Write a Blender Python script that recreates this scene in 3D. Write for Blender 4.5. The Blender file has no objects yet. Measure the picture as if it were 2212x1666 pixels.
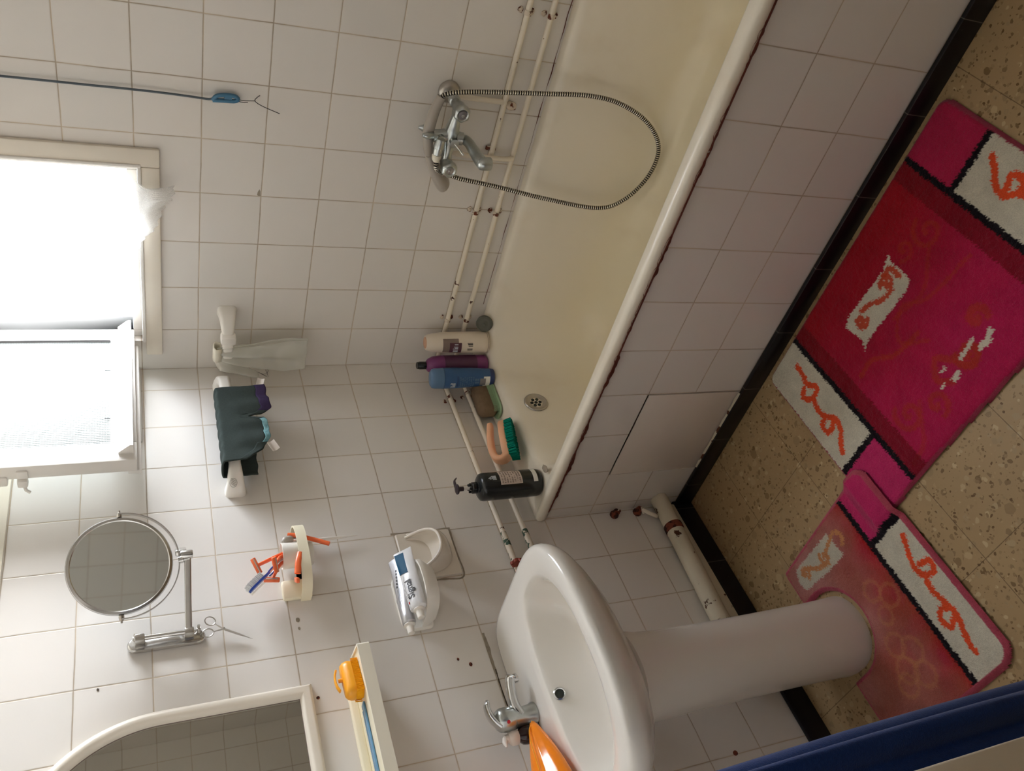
import bpy, bmesh, math, random
import numpy as np
from mathutils import Vector, Matrix
from mathutils.noise import noise as mnoise

SC = bpy.context.scene
COL = SC.collection
V = Vector
PI = math.pi
random.seed(7)

# ------------------------------------------------------------------ camera
cam_data = bpy.data.cameras.new('camera')
cam = bpy.data.objects.new('camera', cam_data)
COL.objects.link(cam)
right = V((-0.32024169, -0.67762581, 0.66201852))
up = V((0.25522708, -0.73469613, -0.62855448))
back = V((-0.91230718, 0.0323243, -0.40822879))
# rows of the fitted rotation give the image-right, image-down and view axes
rx = V((-0.32024169, -0.25522708, -0.91230718))
ry = V((-0.67762581, 0.73469613, 0.0323243))
rz = V((0.66201852, 0.62855448, -0.40822879))
mat = Matrix((
    (rx.x, -ry.x, -rz.x, -1.97565),
    (rx.y, -ry.y, -rz.y, -1.75737),
    (rx.z, -ry.z, -rz.z, 1.55453),
    (0, 0, 0, 1)))
cam.matrix_world = mat
cam_data.sensor_fit = 'HORIZONTAL'
cam_data.sensor_width = 36.0
cam_data.lens = 36.0 * 1770.58 / 2212.0
cam_data.clip_start = 0.02
SC.camera = cam

# ------------------------------------------------------------------ light
SC.view_settings.view_transform = 'Standard'
SC.view_settings.look = 'None'
SC.view_settings.gamma = 1.0
SC.view_settings.use_curve_mapping = False
SC.view_settings.exposure = 0.0
SC.cycles.max_bounces = 14
SC.cycles.diffuse_bounces = 8
SC.cycles.glossy_bounces = 5
SC.cycles.transmission_bounces = 8
SC.cycles.transparent_max_bounces = 12
SC.cycles.sample_clamp_indirect = 6.0
SC.cycles.caustics_reflective = False
SC.cycles.caustics_refractive = False

SKY = 63.0
world = bpy.data.worlds.new('overcast_sky')
SC.world = world
world.use_nodes = True
wn = world.node_tree.nodes
wl = world.node_tree.links
wn.clear()
w_out = wn.new('ShaderNodeOutputWorld')
w_bg = wn.new('ShaderNodeBackground')
w_tc = wn.new('ShaderNodeTexCoord')
w_sep = wn.new('ShaderNodeSeparateXYZ')
w_ramp = wn.new('ShaderNodeValToRGB')
w_map = wn.new('ShaderNodeMapRange')
w_map.inputs[1].default_value = -1.0
w_map.inputs[2].default_value = 1.0
wl.new(w_tc.outputs['Generated'], w_sep.inputs[0])
wl.new(w_sep.outputs[2], w_map.inputs[0])
wl.new(w_map.outputs[0], w_ramp.inputs[0])
e = w_ramp.color_ramp.elements
e[0].position = 0.0
e[0].color = (0.40, 0.40, 0.40, 1)
e[1].position = 1.0
e[1].color = (0.10, 0.11, 0.13, 1)
for p_, c_ in ((0.33, (0.80, 0.82, 0.84, 1)), (0.50, (1.06, 1.10, 1.15, 1)), (0.62, (1.06, 1.12, 1.20, 1)), (0.73, (0.62, 0.67, 0.74, 1)), (0.84, (0.20, 0.22, 0.26, 1))):
    k_ = e.new(p_)
    k_.color = c_
wl.new(w_ramp.outputs[0], w_bg.inputs[0])
w_bg.inputs[1].default_value = SKY
wl.new(w_bg.outputs[0], w_out.inputs[0])

# the window is the only way daylight gets in: mark it for the sampler
pd = bpy.data.lights.new('window_portal', 'AREA')
pd.shape = 'RECTANGLE'
pd.size = 0.62
pd.size_y = 0.56
pd.cycles.is_portal = True
po = bpy.data.objects.new('window_portal', pd)
COL.objects.link(po)
po.location = (0.16, -0.389, 1.875)
po.rotation_euler = (0, PI / 2, 0)

# ------------------------------------------------------------------ materials
def lin(c):
    c = c / 255.0
    return c / 12.92 if c <= 0.04045 else ((c + 0.055) / 1.055) ** 2.4

def S(r, g, b):
    return (lin(r), lin(g), lin(b), 1.0)

class NT:
    def __init__(s, name):
        s.m = bpy.data.materials.new(name)
        s.m.use_nodes = True
        s.t = s.m.node_tree
        s.n = s.t.nodes
        s.bsdf = next(n for n in s.n if n.type == 'BSDF_PRINCIPLED')
        s.out = next(n for n in s.n if n.type == 'OUTPUT_MATERIAL')

    def new(s, kind, **kw):
        n = s.n.new(kind)
        for k, v in kw.items():
            setattr(n, k, v)
        return n

    def link(s, a, b):
        s.t.links.new(a, b)

    def put(s, sock, v):
        if hasattr(v, 'is_output') or hasattr(v, 'links'):
            s.link(v, sock)
        else:
            sock.default_value = v

    def math(s, op, a, b=0.0, c=0.0):
        n = s.new('ShaderNodeMath', operation=op)
        s.put(n.inputs[0], a)
        s.put(n.inputs[1], b)
        s.put(n.inputs[2], c)
        return n.outputs[0]

    def mix(s, f, a, b, blend='MIX'):
        n = s.new('ShaderNodeMix', data_type='RGBA', blend_type=blend)
        s.put(n.inputs[0], f)
        s.put(n.inputs[6], a)
        s.put(n.inputs[7], b)
        return n.outputs[2]

    def noise(s, scale, detail=3.0, vec=None, rough=0.5):
        n = s.new('ShaderNodeTexNoise')
        n.inputs['Scale'].default_value = scale
        n.inputs['Detail'].default_value = detail
        n.inputs['Roughness'].default_value = rough
        s.link(vec if vec is not None else s.pos(), n.inputs['Vector'])
        return n.outputs['Fac']

    def pos(s):
        if not hasattr(s, '_tc'):
            s._tc = s.new('ShaderNodeTexCoord')
        return s._tc.outputs['Object']

    def ss(s, v, a, b):
        n = s.new('ShaderNodeMapRange', interpolation_type='SMOOTHSTEP')
        s.put(n.inputs[0], v)
        n.inputs[1].default_value = a
        n.inputs[2].default_value = b
        return n.outputs[0]

    def bump(s, h, strength=0.3, dist=0.002):
        n = s.new('ShaderNodeBump')
        n.inputs['Strength'].default_value = strength
        n.inputs['Distance'].default_value = dist
        s.link(h, n.inputs['Height'])
        s.link(n.outputs[0], s.bsdf.inputs['Normal'])

    def base(s, c):
        s.put(s.bsdf.inputs['Base Color'], c)

    def set(s, **kw):
        names = dict(rough='Roughness', metal='Metallic', spec='Specular IOR Level', trans='Transmission Weight',
                     alpha='Alpha', coat='Coat Weight', coat_rough='Coat Roughness', ior='IOR', sheen='Sheen Weight', sss='Subsurface Weight')
        for k, v in kw.items():
            s.put(s.bsdf.inputs[names[k]], v)
        return s


def plain(name, col, rough=0.5, metal=0.0, spec=0.5, var=0.06, scale=30.0, **kw):
    """A material of one colour with a little wear in it."""
    t = NT(name)
    f = t.noise(scale, 3.0)
    dark = tuple(c * (1 - 2 * var) for c in col[:3]) + (1,)
    lite = tuple(min(1, c * (1 + 2 * var)) for c in col[:3]) + (1,)
    t.base(t.mix(f, dark, lite))
    t.set(rough=rough, metal=metal, spec=spec, **kw)
    return t.m


def tiles(name, axis, u0, v0, tile_col, grout_col, pitch=0.15, gw=0.0011, rough=0.22):
    """Square glazed tiles of real size: grid lines every pitch from (u0, v0), u along axis 0 or 1, v along z."""
    t = NT(name)
    sep = t.new('ShaderNodeSeparateXYZ')
    t.link(t.pos(), sep.inputs[0])
    wob = t.math('MULTIPLY', t.math('SUBTRACT', t.noise(9.0, 2.0), 0.5), 0.003)
    u = t.math('DIVIDE', t.math('ADD', t.math('SUBTRACT', sep.outputs[axis], u0), wob), pitch)
    v = t.math('DIVIDE', t.math('ADD', t.math('SUBTRACT', sep.outputs[2], v0), wob), pitch)
    fu = t.math('FRACT', u)
    fv = t.math('FRACT', v)
    du = t.math('SUBTRACT', 0.5, t.math('ABSOLUTE', t.math('SUBTRACT', fu, 0.5)))
    dv = t.math('SUBTRACT', 0.5, t.math('ABSOLUTE', t.math('SUBTRACT', fv, 0.5)))
    d = t.math('MULTIPLY', t.math('MINIMUM', du, dv), pitch)
    jag = t.math('MULTIPLY', t.noise(60.0, 3.0), 0.0009)
    line = t.ss(t.math('SUBTRACT', d, jag), gw * 1.25, gw * 0.25)
    cell = t.new('ShaderNodeCombineXYZ')
    t.link(t.math('FLOOR', u), cell.inputs[0])
    t.link(t.math('FLOOR', v), cell.inputs[1])
    wn_ = t.new('ShaderNodeTexWhiteNoise', noise_dimensions='3D')
    t.link(cell.outputs[0], wn_.inputs['Vector'])
    c2 = (tile_col[0] * 0.955, tile_col[1] * 0.965, tile_col[2] * 0.97, 1)
    tc = t.mix(wn_.outputs['Value'], tile_col, c2)
    blot = t.ss(t.noise(3.0, 4.0), 0.5, 0.75)
    tc = t.mix(t.math('MULTIPLY', blot, 0.10), tc, (tile_col[0] * 0.85, tile_col[1] * 0.78, tile_col[2] * 0.66, 1))
    dirt = t.ss(t.noise(5.0, 3.0), 0.40, 0.62)
    gc = t.mix(dirt, grout_col, (grout_col[0] * 1.4, grout_col[1] * 1.4, grout_col[2] * 1.38, 1))
    near = t.math('MULTIPLY', t.ss(d, 0.006, 0.0), 0.10)
    tc = t.mix(near, tc, grout_col)
    t.base(t.mix(line, tc, gc))
    t.put(t.bsdf.inputs['Roughness'], t.math('MULTIPLY_ADD', line, 0.6, rough))
    t.set(spec=0.4)
    h = t.ss(d, 0.0, 0.0028)
    warp = t.math('MULTIPLY_ADD', t.noise(6.0, 1.0), 0.35, h)
    t.bump(warp, 0.35, 0.0012)
    return t.m


TILE = S(227, 222, 216)
GROUT = S(172, 159, 142)
M = {}
M['tile_north'] = tiles('glazed_tile_north', 0, -0.0933, 1.71, TILE, GROUT)
M['tile_east'] = tiles('glazed_tile_east', 1, 0.0, 1.71, TILE, GROUT)
M['tile_apron'] = tiles('glazed_tile_apron', 1, -1.3858, 0.355, TILE, GROUT)
M['paint_cream'] = plain('cream_wall_paint', S(228, 220, 203), 0.6, var=0.02, scale=8)
M['plaster'] = plain('white_ceiling_paint', S(226, 222, 214), 0.8, var=0.02, scale=5)
M['hall_paint'] = plain('hall_paint', S(165, 152, 134), 0.8, var=0.03, scale=4)


def flaky(name, col, under, scale=28.0, cut=0.70, rough=0.4, bump=0.3):
    """Old gloss paint, flaked off in patches of its own shape."""
    t = NT(name)
    f = t.noise(scale, 6.0, rough=0.6)
    mask = t.ss(f, cut, cut + 0.02)
    v = t.noise(9.0, 2.0)
    c = t.mix(v, tuple(x * 0.93 for x in col[:3]) + (1,), col)
    u = t.mix(t.noise(70.0, 3.0), under, tuple(x * 0.45 for x in under[:3]) + (1,))
    t.base(t.mix(mask, c, u))
    t.put(t.bsdf.inputs['Roughness'], t.math('MULTIPLY_ADD', mask, 0.45, rough))
    t.bump(t.math('SUBTRACT', t.noise(scale * 0.7, 3.0), mask), bump, 0.002)
    return t.m


M['window_paint'] = flaky('white_window_paint', S(236, 233, 228), S(150, 140, 128), 22.0, 0.76, 0.35, 0.25)
M['trim_paint'] = plain('cream_trim_paint', S(230, 222, 208), 0.4, var=0.03, scale=12)
M['pipe_paint'] = flaky('cream_pipe_paint', S(232, 222, 205), S(96, 58, 40), 34.0, 0.665, 0.4, 0.35)
M['pipe_green'] = flaky('flaking_pipe_paint', S(214, 204, 186), S(70, 96, 80), 40.0, 0.53, 0.5, 0.6)
M['drain_paint'] = flaky('flaking_drain_paint', S(205, 196, 174), S(100, 62, 42), 24.0, 0.60, 0.7, 0.9)
M['rust'] = flaky('rust', S(122, 58, 38), S(70, 32, 22), 50.0, 0.5, 0.9, 0.8)
M['rust_flake'] = flaky('rust_and_paint', S(98, 40, 24), S(205, 195, 180), 30.0, 0.66, 0.9, 0.9)
M['clip'] = flaky('rusty_clip', S(214, 200, 182), S(112, 56, 38), 60.0, 0.52, 0.6, 0.5)
M['ceramic'] = plain('white_ceramic', S(228, 225, 218), 0.12, spec=0.5, var=0.012, scale=6, coat=0.4, coat_rough=0.05)
M['pedestal'] = plain('white_pedestal_ceramic', S(229, 225, 218), 0.22, var=0.012, scale=6)
M['niche_ceramic'] = plain('cream_ceramic', S(226, 218, 206), 0.13, var=0.015, scale=6, coat=0.3, coat_rough=0.05)
M['black'] = plain('black_gap', S(14, 12, 10), 0.9)
M['chrome'] = plain('chrome', (0.62, 0.63, 0.63, 1), 0.12, 1.0, var=0.05, scale=60)
M['worn_chrome'] = plain('limescaled_chrome', (0.50, 0.53, 0.52, 1), 0.28, 1.0, var=0.10, scale=40)
M['bright_chrome'] = plain('bright_chrome', (0.62, 0.61, 0.59, 1), 0.22, 1.0, var=0.05, scale=40)
M['steel'] = plain('brushed_steel', (0.48, 0.45, 0.41, 1), 0.34, 1.0, var=0.06, scale=80)
M['white_plastic'] = plain('white_plastic', S(236, 232, 224), 0.35, var=0.012, scale=10)
M['cream_plastic'] = plain('cream_plastic', S(230, 223, 205), 0.38, var=0.015, scale=8)
M['ivory_plastic'] = plain('ivory_plastic', S(232, 224, 198), 0.4, var=0.015, scale=8)
M['grey_plastic'] = plain('grey_beige_plastic', S(168, 160, 150), 0.3, var=0.03, scale=20)
M['mirror'] = plain('mirror_glass', (0.60, 0.60, 0.56, 1), 0.015, 1.0, var=0.0)
M['mirror_old'] = plain('old_mirror_glass', (0.56, 0.57, 0.53, 1), 0.03, 1.0, var=0.01, scale=15)


def terrazzo():
    t = NT('terrazzo_floor')
    base = t.mix(t.noise(5.0, 4.0), S(156, 130, 94), S(178, 152, 112))
    wob = t.new('ShaderNodeVectorMath', operation='ADD')
    t.link(t.pos(), wob.inputs[0])
    nz = t.new('ShaderNodeTexNoise')
    nz.inputs['Scale'].default_value = 60.0
    t.link(t.pos(), nz.inputs['Vector'])
    sc_ = t.new('ShaderNodeVectorMath', operation='SCALE')
    t.link(nz.outputs['Color'], sc_.inputs[0])
    sc_.inputs[3].default_value = 0.012
    t.link(sc_.outputs[0], wob.inputs[1])
    col = base
    for scale, size, keep, ca, cb in ((70.0, 0.0080, 0.50, S(116, 90, 56), S(192, 170, 132)), (140.0, 0.0042, 0.50, S(104, 78, 46), S(178, 152, 112)), (36.0, 0.0135, 0.30, S(124, 98, 62), S(186, 162, 124))):
        vo = t.new('ShaderNodeTexVoronoi', feature='F1', voronoi_dimensions='3D')
        vo.inputs['Scale'].default_value = scale
        t.link(wob.outputs[0], vo.inputs['Vector'])
        w = t.new('ShaderNodeTexWhiteNoise', noise_dimensions='3D')
        t.link(vo.outputs['Position'], w.inputs['Vector'])
        sepc = t.new('ShaderNodeSeparateColor')
        t.link(w.outputs['Color'], sepc.inputs[0])
        lim = t.math('MULTIPLY', t.math('MULTIPLY_ADD', sepc.outputs[0], 0.8, 0.2), size * scale)
        m = t.ss(t.math('SUBTRACT', vo.outputs['Distance'], lim), 0.02, -0.02)
        on = t.math('LESS_THAN', sepc.outputs[1], keep)
        col = t.mix(t.math('MULTIPLY', m, on), col, t.mix(sepc.outputs[2], ca, cb))
    sep = t.new('ShaderNodeSeparateXYZ')
    t.link(t.pos(), sep.inputs[0])
    ds = []
    for ax, off in ((0, -0.937), (1, -0.212)):
        f = t.math('FRACT', t.math('DIVIDE', t.math('SUBTRACT', sep.outputs[ax], off), 0.24))
        ds.append(t.math('SUBTRACT', 0.5, t.math('ABSOLUTE', t.math('SUBTRACT', f, 0.5))))
    d = t.math('MULTIPLY', t.math('MINIMUM', ds[0], ds[1]), 0.24)
    line = t.math('MULTIPLY', t.ss(t.math('SUBTRACT', d, t.math('MULTIPLY', t.noise(90.0), 0.0012)), 0.0008, -0.0002), 0.75)
    col = t.mix(line, col, S(92, 70, 46))
    # ground-in brown dirt in the corner by the bath and drain pipe
    gp = t.new('ShaderNodeVectorMath', operation='DISTANCE')
    t.link(t.pos(), gp.inputs[0])
    gp.inputs[1].default_value = (-0.74, -0.06, 0.0)
    dirt = t.math('MULTIPLY', t.ss(t.math('ADD', gp.outputs['Value'], t.math('MULTIPLY', t.noise(22.0), 0.12)), 0.34, 0.04), 0.32)
    col = t.mix(dirt, col, S(122, 78, 42))
    t.base(col)
    t.set(rough=0.42, spec=0.35)
    return t.m


M['terrazzo'] = terrazzo()


def black_tile():
    t = NT('black_skirting_tile')
    sep = t.new('ShaderNodeSeparateXYZ')
    t.link(t.pos(), sep.inputs[0])
    dd = []
    for ax, off in ((0, -0.72), (1, -0.30)):
        f = t.math('FRACT', t.math('DIVIDE', t.math('SUBTRACT', sep.outputs[ax], off), 0.2))
        dd.append(t.math('MULTIPLY', t.math('SUBTRACT', 0.5, t.math('ABSOLUTE', t.math('SUBTRACT', f, 0.5))), 0.2))
    d = t.math('MINIMUM', dd[0], dd[1])
    col = t.mix(t.ss(d, 0.0014, 0.0004), S(16, 15, 20), S(104, 98, 92))
    scr = t.math('MULTIPLY', t.ss(t.noise(120.0, 4.0), 0.70, 0.78), 0.35)
    t.base(t.mix(scr, col, S(140, 130, 118)))
    t.set(rough=0.3, spec=0.4)
    return t.m


M['black_tile'] = black_tile()


def enamel():
    t = NT('bath_enamel')
    sep = t.new('ShaderNodeSeparateXYZ')
    t.link(t.pos(), sep.inputs[0])
    low = t.ss(t.math('MULTIPLY_ADD', t.noise(4.0, 3.0), 0.12, sep.outputs[2]), 0.46, 0.20)
    c = t.mix(low, S(232, 224, 208), S(230, 219, 190))
    st = t.math('MULTIPLY', t.ss(t.noise(7.0, 4.0), 0.52, 0.72), 0.12)
    t.base(t.mix(st, c, S(190, 160, 110)))
    t.set(rough=0.24, spec=0.45)
    return t.m


M['enamel'] = enamel()


def cloth(name, a, b, scale=160.0, rough=0.95, bump=0.25, sheen=0.0):
    t = NT(name)
    t.base(t.mix(t.noise(scale, 2.0), a, b))
    t.set(rough=rough, spec=0.1, sheen=sheen)
    t.bump(t.noise(scale * 2.2, 2.0), bump, 0.001)
    return t.m


def rug_material():
    t = NT('rug_pile')
    a = t.new('ShaderNodeAttribute', attribute_name='dye')
    f = t.noise(420.0, 2.0)
    g = t.noise(26.0, 3.0)
    k = t.math('ADD', t.math('MULTIPLY_ADD', f, 0.55, 0.60), t.math('MULTIPLY', t.math('SUBTRACT', g, 0.5), 0.35))
    c = t.new('ShaderNodeVectorMath', operation='SCALE')
    t.link(a.outputs['Color'], c.inputs[0])
    t.link(k, c.inputs[3])
    t.link(c.outputs[0], t.bsdf.inputs['Base Color'])
    t.set(rough=1.0, spec=0.05, sheen=0.15)
    t.bump(f, 0.6, 0.003)
    return t.m


M['rug'] = rug_material()
M['towel'] = cloth('blue_towelling', S(12, 38, 90), S(22, 56, 118), 240.0, bump=0.6, sheen=0.2)
M['garment'] = cloth('dark_green_knit', S(50, 58, 56), S(64, 72, 69), 320.0)
M['purple_hem'] = cloth('purple_hem', S(54, 44, 72), S(66, 54, 84), 320.0)
M['teal_hem'] = cloth('teal_lace_hem', S(50, 100, 108), S(150, 190, 194), 110.0, bump=0.5)
M['tag'] = plain('white_satin_tag', S(222, 214, 206), 0.6, var=0.02)


def sheer(name, col, alpha, rough=0.8, trans=0.0, scale=600.0):
    """Thin see-through sheet: part light passes, part is scattered either way."""
    t = NT(name)
    d = t.new('ShaderNodeBsdfDiffuse')
    d.inputs['Color'].default_value = col
    tl = t.new('ShaderNodeBsdfTranslucent')
    tl.inputs['Color'].default_value = col
    tr = t.new('ShaderNodeBsdfTransparent')
    g = t.new('ShaderNodeBsdfGlossy')
    g.inputs['Roughness'].default_value = 0.3
    m1 = t.new('ShaderNodeMixShader')
    m1.inputs[0].default_value = 0.5
    t.link(d.outputs[0], m1.inputs[1])
    t.link(tl.outputs[0], m1.inputs[2])
    m3 = t.new('ShaderNodeMixShader')
    m3.inputs[0].default_value = trans
    t.link(m1.outputs[0], m3.inputs[1])
    t.link(g.outputs[0], m3.inputs[2])
    m2 = t.new('ShaderNodeMixShader')
    w = t.ss(t.noise(scale, 1.0), 0.35, 0.65)
    t.put(m2.inputs[0], t.math('MULTIPLY_ADD', w, 0.1, alpha - 0.05))
    t.link(tr.outputs[0], m2.inputs[1])
    t.link(m3.outputs[0], m2.inputs[2])
    t.link(m2.outputs[0], t.out.inputs['Surface'])
    return t.m


M['net'] = sheer('sheer_net', S(232, 231, 228), 0.50)
M['plastic_film'] = sheer('milky_plastic_film', S(240, 240, 233), 0.60, trans=0.08, scale=12.0)


def frosted():
    t = NT('frosted_reeded_glass')
    sep = t.new('ShaderNodeSeparateXYZ')
    t.link(t.pos(), sep.inputs[0])
    a = t.math('ABSOLUTE', t.math('SINE', t.math('MULTIPLY', sep.outputs[0], 520.0)))
    b = t.math('ABSOLUTE', t.math('SINE', t.math('MULTIPLY', sep.outputs[2], 520.0)))
    h = t.math('ADD', a, b)
    col = t.mix(t.math('MULTIPLY', h, 0.5), S(146, 151, 149), S(176, 180, 178))
    bp = t.new('ShaderNodeBump')
    bp.inputs['Strength'].default_value = 0.3
    bp.inputs['Distance'].default_value = 0.0015
    t.link(h, bp.inputs['Height'])
    d = t.new('ShaderNodeBsdfDiffuse')
    tl = t.new('ShaderNodeBsdfTranslucent')
    g = t.new('ShaderNodeBsdfGlossy')
    g.inputs['Roughness'].default_value = 0.35
    for n_ in (d, tl):
        t.link(col, n_.inputs['Color'])
    for n_ in (d, tl, g):
        t.link(bp.outputs[0], n_.inputs['Normal'])
    m1 = t.new('ShaderNodeMixShader')
    m1.inputs[0].default_value = 0.70
    t.link(d.outputs[0], m1.inputs[1])
    t.link(tl.outputs[0], m1.inputs[2])
    m2 = t.new('ShaderNodeMixShader')
    m2.inputs[0].default_value = 0.06
    t.link(m1.outputs[0], m2.inputs[1])
    t.link(g.outputs[0], m2.inputs[2])
    tr = t.new('ShaderNodeBsdfTransparent')
    tr.inputs['Color'].default_value = (0.95, 0.97, 0.96, 1)
    m3 = t.new('ShaderNodeMixShader')
    m3.inputs[0].default_value = 0.33
    t.link(m2.outputs[0], m3.inputs[1])
    t.link(tr.outputs[0], m3.inputs[2])
    t.link(m3.outputs[0], t.out.inputs['Surface'])
    return t.m


M['frosted'] = frosted()
M['bottle_white'] = plain('pearly_white_plastic', S(222, 210, 194), 0.35, var=0.02)
M['bottle_purple'] = plain('purple_plastic', S(122, 56, 110), 0.3, var=0.04)
M['purple_label'] = plain('dark_purple_label', S(84, 44, 74), 0.35, var=0.03)
M['bottle_blue'] = plain('blue_plastic', S(44, 84, 130), 0.28, var=0.04)
M['blue_dark'] = plain('dark_blue_plastic', S(34, 52, 104), 0.3, var=0.04)
M['blue_cap'] = plain('steel_blue_cap', S(84, 114, 146), 0.3, var=0.03)
M['black_plastic'] = plain('black_plastic', S(22, 26, 27), 0.22, var=0.06)
M['plum_plastic'] = plain('dark_plum_plastic', S(44, 32, 38), 0.3, var=0.05)
M['label_pale'] = plain('pale_pink_label', S(204, 188, 178), 0.4, var=0.02)
M['label_white'] = plain('white_label', S(226, 224, 218), 0.4, var=0.02)
M['ink'] = plain('dark_print', S(34, 30, 34), 0.5)
M['ink_grey'] = plain('grey_print', S(120, 116, 118), 0.5)
M['ink_white'] = plain('white_print', S(206, 214, 222), 0.4)
M['ink_red'] = plain('red_print', S(196, 40, 52), 0.4)
M['plum_label'] = plain('plum_label', S(86, 48, 62), 0.4)
M['taupe_label'] = plain('taupe_label', S(128, 112, 104), 0.4)
M['peach_top'] = plain('peach_cap', S(202, 158, 130), 0.45)
M['peach'] = plain('peach_plastic', S(232, 176, 138), 0.38, var=0.03)
M['teal_bristle'] = cloth('teal_bristles', S(0, 106, 92), S(0, 140, 116), 400.0, 0.6)
M['pale_green'] = plain('pale_green_plastic', S(142, 170, 132), 0.35, var=0.05)
M['sponge'] = cloth('brown_sponge', S(104, 86, 68), S(124, 104, 82), 90.0, bump=0.7)
M['dark_rubber'] = plain('grey_green_rubber', S(92, 92, 82), 0.7, var=0.08)
M['orange'] = plain('orange_plastic', S(240, 112, 62), 0.35, var=0.03)
M['orange_gloss'] = plain('glossy_orange_plastic', S(238, 132, 18), 0.14, var=0.05, scale=14)
M['amber'] = plain('amber_orange_plastic', S(236, 160, 30), 0.35, var=0.05)
M['amber_bristle'] = cloth('amber_bristles', S(226, 150, 14), S(240, 172, 34), 300.0, 0.7)
M['comb_blue'] = plain('light_blue_plastic', S(100, 148, 184), 0.35, var=0.03)
M['brush_blue'] = plain('toothbrush_blue', S(40, 72, 160), 0.35, var=0.03)
M['bristle_white'] = cloth('white_bristles', S(214, 214, 216), S(236, 236, 236), 500.0, 0.7)
M['tube_white'] = plain('white_tube', S(226, 226, 228), 0.28, var=0.03, scale=25)
M['tube_silver'] = plain('silver_tube', (0.60, 0.60, 0.62, 1), 0.35, 0.75, var=0.06, scale=25)
M['tube_teal'] = plain('teal_blue_print', S(0, 74, 108), 0.5, spec=0.2, var=0.12, scale=40)
M['cord_blue'] = plain('blue_cord', S(86, 96, 104), 0.6, var=0.05)
M['knot_blue'] = plain('blue_plastic_knot', S(66, 116, 148), 0.3, var=0.08)
M['wire_dark'] = plain('dark_thin_wire', S(54, 52, 52), 0.5)
M['glass_dark'] = plain('dark_brown_glass', S(46, 28, 26), 0.1, var=0.05)
M['red_dot'] = plain('red_dot', S(190, 20, 40), 0.3)
M['valve_red'] = plain('red_valve_paint', S(142, 62, 48), 0.55, var=0.12, scale=60)
M['hole_dark'] = plain('dark_hole', S(30, 36, 30), 0.6)
M['crack'] = plain('grey_joint_filler', S(150, 140, 124), 0.85, var=0.15, scale=80)
M['crack_dark'] = plain('dark_crack', S(70, 58, 46), 0.9, var=0.2, scale=80)
M['emblem_line'] = plain('incised_line', S(150, 146, 138), 0.6)
M['water'] = plain('clear_stem', S(214, 210, 204), 0.3)

# ------------------------------------------------------------------ mesh helpers
class MB:
    def __init__(s):
        s.v = []
        s.f = []

    def add(s, vs, fs, mtx=None):
        b = len(s.v)
        s.v.extend([tuple(mtx @ V(p)) if mtx is not None else tuple(p) for p in vs])
        s.f.extend([tuple(b + i for i in f) for f in fs])
        return s

    def moved(s, mtx):
        r = MB()
        r.v = [tuple(mtx @ V(p)) for p in s.v]
        r.f = list(s.f)
        return r


def obj(name, mb, m, parent=None, sharp=38.0, smooth=True, origin=None):
    me = bpy.data.meshes.new(name)
    me.from_pydata(mb.v, [], mb.f)
    bm = bmesh.new()
    bm.from_mesh(me)
    bmesh.ops.remove_doubles(bm, verts=bm.verts, dist=1e-6)
    bmesh.ops.recalc_face_normals(bm, faces=bm.faces)
    bm.to_mesh(me)
    bm.free()
    if smooth:
        me.shade_smooth()
        me.set_sharp_from_angle(angle=math.radians(sharp))
    me.materials.append(M[m])
    o = bpy.data.objects.new(name, me)
    COL.objects.link(o)
    if parent is not None:
        o.parent = parent
        o.matrix_parent_inverse = parent.matrix_world.inverted()
    return o


def tag(o, label, cat, group=None, kind=None):
    o['label'] = label
    o['category'] = cat
    if group:
        o['group'] = group
    if kind:
        o['kind'] = kind
    return o


def thing(name, label, cat, loc=(0, 0, 0), group=None):
    o = bpy.data.objects.new(name, None)
    o.empty_display_size = 0.03
    COL.objects.link(o)
    o.location = loc
    o.matrix_world = Matrix.Translation(loc)
    return tag(o, label, cat, group)


def struct(name, mb, m, label=None, parent=None, **kw):
    o = obj(name, mb, m, parent, **kw)
    if parent is None:
        o['kind'] = 'structure'
        if label:
            o['label'] = label
    return o


def box(mb, lo, hi, bevel=0.0, seg=2, mtx=None):
    bm = bmesh.new()
    bmesh.ops.create_cube(bm, size=1.0)
    for v in bm.verts:
        for i in range(3):
            v.co[i] = lo[i] if v.co[i] < 0 else hi[i]
    if bevel > 0:
        b = min(bevel, 0.49 * min(hi[i] - lo[i] for i in range(3)))
        bmesh.ops.bevel(bm, geom=list(bm.edges), offset=b, segments=seg, affect='EDGES', profile=0.5)
    bm.verts.index_update()
    mb.add([v.co.copy() for v in bm.verts], [[v.index for v in f.verts] for f in bm.faces], mtx)
    bm.free()
    return mb


def loft(mb, rings, cap0=True, cap1=True, closed=True, wrap=False, mtx=None):
    n = len(rings[0])
    vs = [p for r in rings for p in r]
    fs = []
    nr = len(rings)
    for i in range(nr if wrap else nr - 1):
        a = i * n
        b = ((i + 1) % nr) * n
        for j in range(n if closed else n - 1):
            k = (j + 1) % n
            fs.append((a + j, a + k, b + k, b + j))
    if cap0 and not wrap:
        fs.append(tuple(range(n - 1, -1, -1)))
    if cap1 and not wrap:
        fs.append(tuple((nr - 1) * n + i for i in range(n)))
    return mb.add(vs, fs, mtx)


def frames(pts, closed=False):
    P = [V(p) for p in pts]
    n = len(P)
    T = []
    for i in range(n):
        a = P[i - 1] if (i > 0 or closed) else P[i]
        b = P[(i + 1) % n] if (i < n - 1 or closed) else P[i]
        d = b - a
        T.append(d.normalized() if d.length > 1e-9 else V((0, 0, 1)))
    u = V((0, 0, 1))
    if abs(T[0].dot(u)) > 0.9:
        u = V((1, 0, 0))
    N = [(u - T[0] * u.dot(T[0])).normalized()]
    for i in range(1, n):
        q = T[i - 1].rotation_difference(T[i])
        m = q @ N[-1]
        N.append((m - T[i] * m.dot(T[i])).normalized())
    return P, T, N


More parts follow.
